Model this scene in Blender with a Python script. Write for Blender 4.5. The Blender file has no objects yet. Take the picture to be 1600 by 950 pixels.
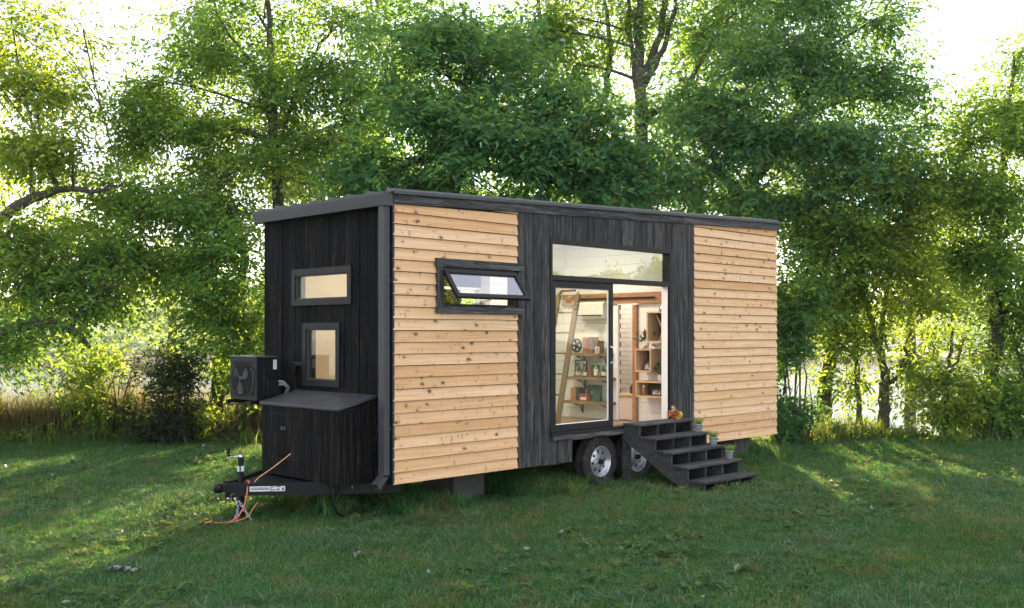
import bpy, math, random
import numpy as np
from mathutils import Vector, Matrix
random.seed(7); RNG = np.random.default_rng(11)
R = math.radians
S = bpy.context.scene
COL = S.collection

# ---------------------------------------------------------------- camera, sky, sun, exposure
CAM = np.array([-6.970, -8.736, 2.05])
AZ = R(44.7293)                                   # view direction, counter-clockwise from +x (house length)
F = np.array([math.cos(AZ), math.sin(AZ)])        # forward on the ground
T = np.array([math.sin(AZ), -math.cos(AZ)])       # to the right on the ground
FPX = 1595.0
cd = bpy.data.cameras.new('camera'); cam = bpy.data.objects.new('camera', cd); COL.objects.link(cam)
cam.location = CAM; cam.rotation_euler = (math.pi/2, 0, AZ - math.pi/2)
cd.sensor_width = 36; cd.lens = FPX/1600*36; cd.shift_y = (522-475)/1600
cd.clip_start = .1; cd.clip_end = 3000
S.camera = cam

SUN_EL = R(14.5); SUN_AZ = AZ - R(5.5)
w = bpy.data.worlds.new('World'); S.world = w; w.use_nodes = True
wn = w.node_tree; bg = wn.nodes['Background']
sky = wn.nodes.new('ShaderNodeTexSky'); sky.sky_type = 'NISHITA'; sky.sun_disc = False
sky.sun_elevation = SUN_EL; sky.sun_rotation = math.pi/2 - SUN_AZ
sky.air_density = 1; sky.dust_density = 0.0; sky.ozone_density = 1.0
mx = wn.nodes.new('ShaderNodeMix'); mx.data_type = 'RGBA'; mx.inputs[0].default_value = .62
mx.inputs[7].default_value = (3.60, 3.50, 3.80, 1)          # thin even summer haze over the whole sky
wn.links.new(sky.outputs[0], mx.inputs[6]); wn.links.new(mx.outputs[2], bg.inputs[0])
bg.inputs[1].default_value = .1
ld = bpy.data.lights.new('sun', 'SUN'); sun = bpy.data.objects.new('sun', ld); COL.objects.link(sun)
ld.energy = 4.8; ld.angle = R(.55); ld.color = (1, .83, .56)
sd = Vector((math.cos(SUN_EL)*math.cos(SUN_AZ), math.cos(SUN_EL)*math.sin(SUN_AZ), math.sin(SUN_EL)))
sun.rotation_euler = (-sd).to_track_quat('-Z', 'Y').to_euler()
S.view_settings.view_transform = 'Standard'; S.view_settings.look = 'None'
S.view_settings.gamma = 1; S.view_settings.exposure = 2.55
S.render.engine = 'CYCLES'
cy = S.cycles; cy.max_bounces = 8; cy.transparent_max_bounces = 12; cy.transmission_bounces = 6
cy.diffuse_bounces = 4; cy.glossy_bounces = 3; cy.use_denoising = True; cy.sample_clamp_indirect = 6

def UV(u, v, z=0.0):                              # metres right / ahead of the standpoint -> world
    p = CAM[:2] + u*T + v*F
    return np.array([p[0], p[1], z])
def P(px, py, D):                                 # a spot seen at (px,py) of the 1600-wide photo, D metres ahead
    p = UV((px-800)/FPX*D, D); p[2] = 2.05-(py-522)/FPX*D
    return p
def onX(px, py, x):
    a = UV((px-800)/FPX, 1.0)[:2]-CAM[:2]; t = (x-CAM[0])/a[0]
    return CAM[1]+t*a[1], 2.05-(py-522)/FPX*t

# ---------------------------------------------------------------- object helpers
ROOT = {}
def link(o, parent=None):
    COL.objects.link(o)
    if parent is not None: o.parent = parent
    return o
def tag(o, label=None, cat=None, group=None, kind=None):
    if label: o['label'] = label
    if cat: o['category'] = cat
    if group: o['group'] = group
    if kind: o['kind'] = kind
    return o
def thing(name, label, cat, loc=(0, 0, 0), group=None):
    o = bpy.data.objects.new(name, None); o.empty_display_size = .2; link(o); o.location = loc
    ROOT[o] = Vector(loc)
    return tag(o, label, cat, group)
class MB:
    def __init__(s): s.v = []; s.f = []; s.sm = []
    def add(s, vs, fs, smooth=False):
        n = len(s.v); s.v += [tuple(p) for p in vs]
        for f in fs: s.f.append(tuple(i+n for i in f)); s.sm.append(smooth)
        return s
    def box(s, x0, x1, y0, y1, z0, z1):
        vs = [(x, y, z) for x in (x0, x1) for y in (y0, y1) for z in (z0, z1)]
        return s.add(vs, [(0, 1, 3, 2), (4, 6, 7, 5), (0, 4, 5, 1), (2, 3, 7, 6), (0, 2, 6, 4), (1, 5, 7, 3)])
    def hexa(s, a, b):                             # two quads (4 corners each, same order) joined to a solid
        return s.add(list(a)+list(b), [(3, 2, 1, 0), (4, 5, 6, 7)]+[(i, (i+1) % 4, (i+1) % 4+4, i+4) for i in range(4)])
    def prism(s, poly, fn, a, b):                  # 2-D polygon swept from a to b; fn(p, q, t) -> xyz
        n = len(poly)
        return s.add([fn(p, q, a) for p, q in poly]+[fn(p, q, b) for p, q in poly],
                     [tuple(range(n))[::-1], tuple(range(n, 2*n))]+[(i, (i+1) % n, (i+1) % n+n, i+n) for i in range(n)])
    def beam(s, p, q, wd, ht):                     # rectangular bar from p to q
        p, q = Vector(p), Vector(q); d = (q-p).normalized()
        up = Vector((0, 0, 1)) if abs(d.z) < .95 else Vector((0, 1, 0))
        sx = d.cross(up).normalized()*wd/2; sz = sx.cross(d).normalized()*ht/2
        return s.hexa([p-sx-sz, p+sx-sz, p+sx+sz, p-sx+sz], [q-sx-sz, q+sx-sz, q+sx+sz, q-sx+sz])
    def tube(s, pts, rad, n=8, cap=True, smooth=True):
        pts = [Vector(p) for p in pts]; m = len(pts)
        if not hasattr(rad, '__len__'): rad = [rad]*m
        vs = []; ref = Vector((.31, .17, .93))
        for i, p in enumerate(pts):
            d = (pts[min(i+1, m-1)]-pts[max(i-1, 0)])
            d = d.normalized() if d.length > 1e-9 else Vector((0, 0, 1))
            a = d.cross(ref)
            if a.length < .05: a = d.cross(Vector((1, 0, 0)))
            a.normalize(); b = d.cross(a)
            for k in range(n):
                t = 2*math.pi*k/n; vs.append(p+(a*math.cos(t)+b*math.sin(t))*rad[i])
        fs = [(i*n+k, i*n+(k+1) % n, (i+1)*n+(k+1) % n, (i+1)*n+k) for i in range(m-1) for k in range(n)]
        s.add(vs, fs, smooth)
        if cap: s.add(vs[:n], [tuple(range(n))[::-1]]); s.add(vs[-n:], [tuple(range(n))])
        return s
    def lathe(s, prof, c, axis='z', n=24, smooth=True):   # prof: (radius, along)
        c = Vector(c); vs = []
        for r, h in prof:
            for k in range(n):
                t = 2*math.pi*k/n; a, b = r*math.cos(t), r*math.sin(t)
                vs.append(c+Vector({'z': (a, b, h), 'y': (a, h, b), 'x': (h, a, b)}[axis]))
        return s.add(vs, [(i*n+k, i*n+(k+1) % n, (i+1)*n+(k+1) % n, (i+1)*n+k) for i in range(len(prof)-1) for k in range(n)], smooth)
    def build(s, name, mat, parent=None, label=None, bevel=0, **kw):
        o = None
        off = ROOT.get(parent, Vector((0, 0, 0)))
        me = bpy.data.meshes.new(name)
        me.from_pydata([(x-off.x, y-off.y, z-off.z) for x, y, z in s.v], [], s.f)
        me.polygons.foreach_set('use_smooth', s.sm); me.materials.append(mat)
        o = bpy.data.objects.new(name, me); link(o, parent); ROOT[o] = off
        if bevel:
            m = o.modifiers.new('bevel', 'BEVEL'); m.width = bevel; m.segments = 1; m.limit_method = 'ANGLE'
        return tag(o, label, **kw)
def np_mesh(name, verts, quads, rnd=None, mat=None, parent=None):
    me = bpy.data.meshes.new(name); nv, nq = len(verts), len(quads)
    me.vertices.add(nv); me.vertices.foreach_set('co', np.ascontiguousarray(verts, dtype=np.float32).ravel())
    me.loops.add(nq*4); me.loops.foreach_set('vertex_index', np.ascontiguousarray(quads, dtype=np.int32).ravel())
    me.polygons.add(nq); me.polygons.foreach_set('loop_start', np.arange(0, nq*4, 4, dtype=np.int32))
    me.update(calc_edges=True)
    if rnd is not None:
        a = me.attributes.new('rnd', 'FLOAT', 'FACE'); a.data.foreach_set('value', rnd.astype(np.float32))
    if mat: me.materials.append(mat)
    o = bpy.data.objects.new(name, me); link(o, parent); return o

# ---------------------------------------------------------------- materials
class NT:
    def __init__(s, name):
        s.m = bpy.data.materials.new(name); s.m.use_nodes = True; s.t = s.m.node_tree
        s.b = s.t.nodes['Principled BSDF']; s.out = s.t.nodes['Material Output']
    def n(s, typ, props=None, **ins):
        nd = s.t.nodes.new('ShaderNode'+typ)
        for k, v in (props or {}).items(): setattr(nd, k, v)
        for k, v in ins.items(): s.set(nd, k, v)
        return nd
    def set(s, nd, k, v):
        i = nd.inputs[int(k[1:])] if k[0] == 'i' and k[1:].isdigit() else nd.inputs[k.replace('_', ' ')]
        if isinstance(v, bpy.types.NodeSocket): s.t.links.new(v, i)
        else: i.default_value = v
    def mapv(s, vec, scale, rnd=False):
        if rnd:
            oi = s.n('ObjectInfo'); mu = s.n('Math', {'operation': 'MULTIPLY'}, i0=oi.outputs['Random'], i1=37.0)
            vec = s.n('VectorMath', {'operation': 'ADD'}, i0=vec, i1=mu.outputs[0]).outputs[0]
        return s.n('VectorMath', {'operation': 'MULTIPLY'}, i0=vec, i1=scale).outputs[0]
    def obj(s): return s.n('TexCoord').outputs['Object']
    def pos(s): return s.n('NewGeometry').outputs['Position']
    def noise(s, vec, scale=1, detail=4, rough=.55, dist=0):
        return s.n('TexNoise', Vector=vec, Scale=scale, Detail=detail, Roughness=rough, Distortion=dist).outputs[0]
    def ramp(s, fac, stops):
        r = s.n('ValToRGB', Fac=fac); e = r.color_ramp.elements
        for i, (p, c) in enumerate(stops):
            el = e[i] if i < 2 else e.new(p)
            el.position = p; el.color = (*c, 1) if hasattr(c, '__len__') else (c, c, c, 1)
        return r.outputs[0]
    def mix(s, f, a, b, mode='MIX'):
        m = s.n('Mix', {'data_type': 'RGBA', 'blend_type': mode}); 
        for i, v in ((0, f), (6, a), (7, b)):
            if isinstance(v, bpy.types.NodeSocket): s.t.links.new(v, m.inputs[i])
            elif i: m.inputs[i].default_value = (*v, 1)
            else: m.inputs[0].default_value = v
        return m.outputs[2]
    def math(s, op, a, b=0.0, c=0.0): return s.n('Math', {'operation': op}, i0=a, i1=b, i2=c).outputs[0]
    def bump(s, h, strength=.3, dist=.01): return s.n('Bump', Height=h, Strength=strength, Distance=dist).outputs[0]
    def pbr(s, col, rough=.6, metal=0, bump=None, spec=None):
        s.set(s.b, 'Base_Color', col if isinstance(col, bpy.types.NodeSocket) else (*col, 1))
        s.set(s.b, 'Roughness', rough); s.set(s.b, 'Metallic', metal)
        if spec is not None: s.set(s.b, 'Specular_IOR_Level', spec)
        if bump is not None: s.set(s.b, 'Normal', bump)
        return s.m
def plain(name, col, rough=.6, metal=0, var=.15, scale=30, bmp=.05, spec=None):
    t = NT(name); v = t.mapv(t.obj(), (1, 1, 1), True); nz = t.noise(v, scale, 5)
    c = t.mix(t.ramp(nz, [(.3, 0), (.7, 1)]), tuple(x*(1-var) for x in col), tuple(min(1, x*(1+var)) for x in col))
    r = t.ramp(nz, [(.2, max(0, rough-.08)), (.8, min(1, rough+.08))])
    return t.pbr(c, r, metal, t.bump(nz, bmp, .004) if bmp else None, spec)
def cedar():
    t = NT('cedar'); oi = t.n('ObjectInfo').outputs['Random']
    v0 = t.obj()
    g = t.noise(t.mapv(v0, (1.1, 20, 34), True), 1, 6, .6, .6)
    fine = t.noise(t.mapv(v0, (3, 120, 190), True), 1, 3, .6)
    c = t.ramp(g, [(.25, (.61, .38, .195)), (.5, (.77, .54, .325)), (.75, (.84, .645, .435))])
    c = t.mix(.35, c, t.ramp(fine, [(.3, (.55, .34, .18)), (.65, (.86, .66, .46))]), 'MULTIPLY')
    c = t.mix(t.ramp(fine, [(.55, 0), (.75, .0)]), c, (.5, .3, .16))
    tint = t.ramp(oi, [(0, (.80, .64, .48)), (.2, (.94, .85, .73)), (.55, (1.03, 1.0, .96)), (1, (1.05, 1.06, 1.09))])
    c = t.mix(1, c, tint, 'MULTIPLY')
    bl = t.noise(t.mapv(v0, (.9, 3, 5), True), 1, 2)
    c = t.mix(t.ramp(bl, [(.5, 0), (.75, .45)]), c, (.60, .36, .19))
    # knots: oval dark spots with a paler collar, some with a spike
    wv = t.noise(t.mapv(v0, (9, 9, 9), True), 1, 2); 
    def knots(sc, r0, r1, gate):
        vec = t.mapv(v0, sc, True); vec = t.n('VectorMath', {'operation': 'ADD'}, i0=vec, i1=t.mapv(t.n('TexNoise', Vector=vec, Scale=3.0).outputs[1], (.35, .35, .35))).outputs[0]
        vo = t.n('TexVoronoi', {'voronoi_dimensions': '3D'}, Vector=vec, Scale=1.0, Randomness=.9)
        d = t.ramp(vo.outputs['Distance'], [(r0, 1), (r1, 0)])
        sep = t.n('SeparateColor', Color=vo.outputs['Color']).outputs[0]
        return t.math('MULTIPLY', d, t.math('GREATER_THAN', sep, gate)), vo
    k1, vo = knots((5.2, .3, 8.2), .09, .21, .30)
    k2, _ = knots((13, .3, 5.2), .08, .24, .58)
    k3, _ = knots((16, .3, 16), .09, .24, .70)
    halo, _ = knots((5.2, .3, 8.2), .1, .42, .38)
    c = t.mix(t.math('MULTIPLY', halo, .35), c, (.50, .27, .12))
    c = t.mix(t.math('MULTIPLY', k1, .92), c, (.10, .055, .03))
    c = t.mix(t.math('MULTIPLY', k2, .62), c, (.21, .105, .05))
    c = t.mix(t.math('MULTIPLY', k3, .7), c, (.15, .08, .045))
    return t.pbr(c, .62, 0, t.bump(t.math('ADD', g, fine), .25, .003), .3)
def charred(name, stretch, lo, mid, hi, brown, rough=.65, spec=.2):
    t = NT(name); v0 = t.obj()
    g = t.noise(t.mapv(v0, stretch, True), 1, 7, .68, 1.2)
    big = t.noise(t.mapv(v0, tuple(x*.25 for x in stretch), True), 1, 4, .6, .5)
    c = t.ramp(g, [(.36, lo), (.5, mid), (.68, hi)])
    c = t.mix(t.ramp(big, [(.4, 0), (.7, .5)]), c, mid)
    fl = t.noise(t.mapv(v0, tuple(x*.6 for x in stretch), True), 1, 6, .75, 2.0)
    c = t.mix(t.ramp(fl, [(.58, 0), (.68, .85)]), c, brown)
    cr = t.n('TexVoronoi', {'feature': 'DISTANCE_TO_EDGE'}, Vector=t.mapv(v0, tuple(x*.9 for x in stretch), True), Scale=1.4).outputs[0]
    h = t.math('ADD', g, t.ramp(cr, [(0, 0), (.08, .5)]))
    tint = t.ramp(t.n('ObjectInfo').outputs['Random'], [(0, .6), (1, 1.3)])
    c = t.mix(1, c, tint, 'MULTIPLY')
    return t.pbr(c, rough, 0, t.bump(h, .6, .008), spec)
def wood(name, a, b, stretch=(3, 40, 40), rough=.6):
    t = NT(name); g = t.noise(t.mapv(t.obj(), stretch, True), 1, 6, .65, 1)
    return t.pbr(t.ramp(g, [(.3, a), (.7, b)]), rough, 0, t.bump(g, .25, .004))
def glass(name, tint=(.91, .95, .90), boost=1.5):
    t = NT(name); ge = t.n('NewGeometry')
    c = t.math('ABSOLUTE', t.n('VectorMath', {'operation': 'DOT_PRODUCT'}, i0=ge.outputs['Incoming'], i1=ge.outputs['Normal']).outputs['Value'])
    f = t.math('MULTIPLY_ADD', t.math('POWER', t.math('SUBTRACT', 1.0, c), 5.0), .95, .042*boost)
    tr = t.n('BsdfTransparent', Color=(*tint, 1)); gl = t.n('BsdfGlossy', Roughness=.004)
    ms = t.n('MixShader', i0=f, i1=tr.outputs[0], i2=gl.outputs[0])
    t.t.links.new(ms.outputs[0], t.out.inputs[0]); return t.m
def leafmat(name, refl, trans, spread=.5, rough=.5, attr=True, mixf=.5, w0=(.85, 1, 1.12), w1=(1.22, 1.04, .72)):
    t = NT(name)
    r = t.n('Attribute', {'attribute_name': 'rnd'}).outputs['Fac'] if attr else t.n('ObjectInfo').outputs['Random']
    pn = t.noise(t.pos(), .35, 3)
    k = t.ramp(r, [(0, 1-spread), (1, 1+spread)])
    warm = t.ramp(t.math('ADD', t.math('MULTIPLY', r, .4), t.math('MULTIPLY', pn, .6)), [(.3, w0), (.75, w1)])
    c1 = t.mix(1, t.mix(1, refl, k, 'MULTIPLY'), warm, 'MULTIPLY'); c2 = t.mix(1, t.mix(1, trans, k, 'MULTIPLY'), warm, 'MULTIPLY')
    d = t.n('BsdfDiffuse', Color=c1); tl = t.n('BsdfTranslucent', Color=c2); g = t.n('BsdfGlossy', Roughness=rough, Color=(.9, .95, 1, 1))
    a = t.n('MixShader', i0=mixf, i1=d.outputs[0], i2=tl.outputs[0])
    b = t.n('MixShader', i0=t.math('MULTIPLY', t.n('Fresnel', IOR=1.4).outputs[0], .14), i1=a.outputs[0], i2=g.outputs[0])
    t.t.links.new(b.outputs[0], t.out.inputs[0]); return t.m
def emit(name, col, st):
    t = NT(name); e = t.n('Emission', Color=(*col, 1), Strength=st); t.t.links.new(e.outputs[0], t.out.inputs[0]); return t.m

M = {}
M['cedar'] = cedar()
M['char_sheen'] = charred('charred_sheen_tone', (26, 26, 1.7), (.008, .0076, .0074), (.034, .0325, .032), (.125, .119, .116), (.18, .13, .095))  # same char as the front boards, its sheen put into a lighter colour
M['charh'] = charred('charred_sheen_tone_lengthwise', (1.7, 26, 26), (.015, .0145, .0145), (.05, .0485, .049), (.16, .155, .155), (.20, .17, .14))  # sheen-lightened char again, grain along the board
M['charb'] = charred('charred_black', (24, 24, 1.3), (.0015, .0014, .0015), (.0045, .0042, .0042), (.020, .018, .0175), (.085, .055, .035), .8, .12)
M['step'] = charred('black_step_wood', (2.0, 30, 30), (.016, .016, .0165), (.042, .041, .042), (.11, .108, .108), (.13, .115, .10))
M['black'] = plain('black_paint', (.007, .007, .008), .5, 0, .3, 20, .05, .25)
M['dark'] = plain('dark_sheathing', (.006, .006, .007), .8)
M['metal'] = plain('grey_metal_trim', (.04, .042, .046), .42, .25, .12, 14, .02)
M['gutter'] = plain('grey_gutter_metal', (.050, .053, .056), .5, 0, .12, 8, .02, .3)
M['roof'] = plain('roof_metal', (.09, .093, .096), .4, .4, .12, 8, .02)
M['lid'] = plain('lid_metal', (.04, .041, .044), .5, .2, .12, 10, .03)
M['frame'] = plain('window_frame_grey', (.012, .0118, .0125), .5, 0, .12, 14, .02, .22)
def tyre_mat():
    t = NT('tyre_rubber'); v = t.obj(); n = t.noise(v, 16, 6, .7)
    c = t.mix(t.ramp(n, [(.5, 0), (.68, .8)]), (.022, .021, .021), (.105, .082, .058))
    return t.pbr(c, .8, 0, t.bump(t.noise(v, 60, 4), .3, .004), .25)
M['rubber'] = tyre_mat()
M['rim'] = plain('silver_rim', (.50, .51, .53), .35, .75, .15, 10, .02)
M['steel'] = plain('bright_steel', (.6, .6, .62), .3, .9, .15, 30, .02)
M['zinc'] = plain('galvanised_zinc', (.46, .50, .53), .38, .6, .2, 18, .05)
M['white'] = plain('white_paint', (.80, .78, .75), .5, 0, .03, 5, .02)
M['ply'] = wood('birch_plywood', (.60, .45, .30), (.68, .53, .37), (2, 2, 14))
M['oak'] = wood('light_oak', (.50, .31, .16), (.66, .45, .26), (6, 20, 6))
M['pine'] = wood('brown_beam', (.25, .125, .06), (.45, .25, .13), (10, 4, 30))
M['reclaimed'] = wood('reclaimed_shelf_wood', (.16, .09, .045), (.38, .24, .13), (20, 3, 30))
M['ladder'] = wood('old_ladder_wood', (.14, .085, .04), (.28, .18, .09), (30, 30, 3))
M['floor'] = wood('floor_boards', (.22, .14, .08), (.36, .24, .14), (3, 30, 10))
M['tile'] = plain('white_tile', (.78, .74, .68), .25, 0, .04, 6, 0)
M['grout'] = plain('grout', (.66, .62, .57), .8)
M['linen'] = plain('beige_panel', (.62, .50, .42), .6, 0, .05)
M['glass'] = glass('window_glass', boost=1.5); M['glass3'] = glass('transom_glass', (.80, .84, .80), 3.0); M['glass2'] = glass('sash_glass', (.86, .88, .90), 5.0)
M['concrete'] = plain('dark_concrete_block', (.055, .052, .05), .85, 0, .35, 26, .25)
M['sticker'] = plain('white_sticker', (.62, .62, .62), .5, 0, .05); M['ink'] = plain('sticker_ink', (.10, .10, .12), .6)
M['strap'] = plain('red_strap', (.62, .13, .12), .6, 0, .2); M['orange'] = plain('orange_cord', (.70, .24, .08), .6, 0, .2)
M['copper'] = plain('copper_wire', (.62, .33, .18), .4, .6, .2)
M['hose'] = plain('grey_hose_wrap', (.22, .22, .23), .5, 0, .2)
M['fan'] = plain('fan_blade', (.05, .06, .057), .35, 0, .15)

# ---------------------------------------------------------------- ground, river, far bank
def vnoise(p, seed=0, octaves=4):                 # cheap smooth noise, about -1..1
    r = np.random.default_rng(seed); p = np.asarray(p, float); out = 0; amp = 1; fr = 1; tot = 0
    for _ in range(octaves):
        a = 0
        for _ in range(5):
            d = r.normal(size=p.shape[-1]); d /= np.linalg.norm(d); a = a+np.sin(p@d*fr*2+r.uniform(0, 6.28))
        out = out+a/2.2*amp; tot += amp; amp *= .55; fr *= 2.05
    return out/tot
def edge(u): return 19.5+.035*u+.35*np.sin(u*.7)+.25*np.sin(u*1.9+1)
def sm(x): x = np.clip(x, 0, 1); return x*x*(3-2*x)
def height(u, v):
    p = np.stack([u, v], -1)
    h = .035*vnoise(p*.35, 3)*sm((np.abs(v-12)+np.abs(u))/6)
    h = h-3.1*sm((v-edge(u))/7)
    shore = 141+3*np.sin(u*.05)
    h = h+2.0*sm((v-shore+2)/5)+1.45*sm((v-shore-2)/26)
    h = h+sm((v-240)/320)*(26+9*np.sin(u*.011+1)+5*np.sin(u*.027))
    return h
def ground():
    us = np.unique(np.concatenate([np.linspace(-700, -40, 34), np.arange(-40, -14, 1.5), np.arange(-14, 14, .45), np.arange(14, 40, 1.5), np.linspace(40, 700, 34)]))
    vs = np.unique(np.concatenate([np.linspace(-300, -5, 20), np.arange(-5, 30, .45), np.arange(30, 60, 3), np.arange(60, 175, 2.2), np.linspace(176, 900, 50)]))
    U, V = np.meshgrid(us, vs); H = height(U, V)
    X = CAM[0]+U*T[0]+V*F[0]; Y = CAM[1]+U*T[1]+V*F[1]
    vt = np.stack([X, Y, H], -1).reshape(-1, 3); nu, nv = len(us), len(vs)
    i = (np.arange(nv-1)[:, None]*nu+np.arange(nu-1)[None, :]).ravel()
    q = np.stack([i, i+1, i+nu+1, i+nu], -1)
    t = NT('lawn_soil'); p = t.pos()
    c = t.ramp(t.noise(p, 1.1, 6, .65), [(.3, (.018, .032, .009)), (.55, (.03, .055, .014)), (.75, (.075, .068, .035))])
    c = t.mix(t.ramp(t.noise(p, 26, 4), [(.45, 0), (.7, .6)]), c, (.045, .034, .02))
    o = np_mesh('ground', vt, q, None, t.pbr(c, .9, 0, t.bump(t.noise(p, 30, 4), .6, .03)))
    t = NT('far_bank_earth'); p = t.pos(); o.data.materials.append(t.pbr(t.ramp(t.noise(p, .6, 5), [(.3, (.10, .07, .05)), (.6, (.24, .16, .115)), (.8, (.07, .09, .03))]), .9))
    t = NT('far_lawn'); p = t.pos(); o.data.materials.append(t.pbr(t.ramp(t.noise(p, .4, 5), [(.3, (.06, .10, .03)), (.7, (.11, .15, .05))]), .9))
    t = NT('far_hill_wood'); p = t.pos(); o.data.materials.append(t.pbr(t.ramp(t.noise(p, .12, 6, .7), [(.3, (.03, .06, .03)), (.7, (.07, .11, .05))]), .9, 0, t.bump(t.noise(p, .3, 5), 1, 3)))
    cv = V.ravel()[q].mean(1); mi = np.zeros(len(q), np.int32)
    mi[(cv > 60)] = 1; mi[cv > 147] = 2; mi[cv > 250] = 3
    o.data.polygons.foreach_set('material_index', mi); o.data.polygons.foreach_set('use_smooth', np.ones(len(q), bool))
    tag(o, kind='structure')
ground()
def river():
    mb = MB(); a, b = 20.0, 150.0
    mb.add([UV(-700, a, -2.2), UV(700, a, -2.2), UV(700, b, -2.2), UV(-700, b, -2.2)], [(0, 1, 2, 3)])
    t = NT('river_water'); p = t.pos()
    n1 = t.noise(t.mapv(p, (1.2, 1.2, 1)), 1, 5, .65); n2 = t.noise(t.mapv(p, (.1, .1, 1)), 1, 3)
    m = t.pbr((.035, .045, .035), .07, 0, t.bump(t.math('ADD', n1, n2), .35, .2), .5); t.b.inputs['IOR'].default_value = 1.14
    o = mb.build('river', m); tag(o, kind='structure')
river()

# ---------------------------------------------------------------- foliage machinery
def unit(a): return a/np.maximum(np.linalg.norm(a, axis=-1, keepdims=True), 1e-9)
def sprays(c, d, k=12, L=.13, Wd=.055, ray=.5, droop=.45, fan=.8):
    """leafy sprays: c centres, d directions; every leaf is one folded-free diamond quad"""
    n = len(c); c = np.repeat(c, k, 0); d = np.repeat(unit(d), k, 0); N = n*k
    t = np.tile((np.arange(k)+.5)/k, n)[:, None]+RNG.uniform(-.04, .04, (N, 1))
    side = np.tile(np.where(np.arange(k) % 2, 1., -1.), n)[:, None]
    up = np.array([0, 0, 1.]); perp = unit(np.cross(d, up)+RNG.normal(0, .25, (N, 3)))
    rr = np.repeat(RNG.uniform(.6, 1.25, (n, 1)), k, 0)
    base = c+d*ray*rr*t-up*(t**2)*ray*droop*.5
    ld = unit(d*.55+perp*side*fan+RNG.normal(0, .28, (N, 3))-up*droop*RNG.uniform(.3, 1.3, (N, 1)))
    wv = unit(np.cross(ld, up+RNG.normal(0, .55, (N, 3))))
    l = L*RNG.uniform(.65, 1.25, (N, 1)); wd = Wd*RNG.uniform(.7, 1.2, (N, 1))
    nrm = np.cross(ld, wv)
    v = np.stack([base, base+ld*l*.42+wv*wd*.5-nrm*wd*.12, base+ld*l-up*l*.12, base+ld*l*.42-wv*wd*.5-nrm*wd*.12], 1).reshape(-1, 3)
    q = np.arange(N*4).reshape(-1, 4)
    rnd = np.clip(np.repeat(RNG.uniform(0, 1, n), k)*.55+RNG.uniform(0, .45, N), 0, 1)
    return v, q, rnd
class Leaves:
    def __init__(s): s.v = []; s.q = []; s.r = []; s.n = 0
    def add(s, v, q, r): s.v.append(v); s.q.append(q+s.n); s.r.append(r); s.n += len(v)
    def build(s, name, mat, parent=None):
        off = ROOT.get(parent, Vector((0, 0, 0)))
        return np_mesh(name, np.concatenate(s.v)-np.array(off)[None], np.concatenate(s.q), np.concatenate(s.r), mat, parent)
def lobe_points(c, rad, n, thr=-.15, seed=0, shell=.5, freq=2.1):
    """random points in an uneven blob: holes where a noise field is low, pushed to the outside"""
    out = []; got = 0
    for it in range(14):
        if got >= n: break
        m = n*3; d = unit(RNG.normal(size=(m, 3))); r = RNG.uniform(0, 1, (m, 1))**shell
        r = r*(1+.28*vnoise(d*2.1+c*.7, seed+5, 2)[:, None])
        p = d*r*np.array(rad)
        wld = c+p[:, :1]*np.array([*T, 0])+p[:, 1:2]*np.array([*F, 0])+p[:, 2:3]*np.array([0, 0, 1.])
        keep = vnoise(wld*freq, 77, 3) > thr
        wld = wld[keep]; out.append(wld); got += len(wld)
    return np.concatenate(out)[:n]
def bark(name, a, b):
    t = NT(name); v = t.obj(); g = t.noise(t.mapv(v, (14, 14, 3)), 1, 6, .7, 1)
    return t.pbr(t.ramp(g, [(.3, a), (.7, b)]), .9, 0, t.bump(g, .8, .03))
BARK = bark('bark', (.035, .028, .022), (.115, .095, .08))
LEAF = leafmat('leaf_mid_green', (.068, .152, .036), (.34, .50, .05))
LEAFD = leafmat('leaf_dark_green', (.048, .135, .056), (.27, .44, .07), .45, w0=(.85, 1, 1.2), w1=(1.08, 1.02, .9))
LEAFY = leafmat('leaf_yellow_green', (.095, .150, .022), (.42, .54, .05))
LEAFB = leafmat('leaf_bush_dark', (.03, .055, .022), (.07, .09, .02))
REED = leafmat('reed_brown', (.13, .115, .045), (.26, .22, .07), .5)
def curve(p, q, sag=.12, n=6, jit=.05):
    p, q = np.array(p, float), np.array(q, float); L = np.linalg.norm(q-p); o = RNG.normal(0, jit*L, 3)
    return [p+(q-p)*t+o*math.sin(math.pi*t)+np.array([0, 0, 1])*sag*L*math.sin(math.pi*t) for t in np.linspace(0, 1, n)]
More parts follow.
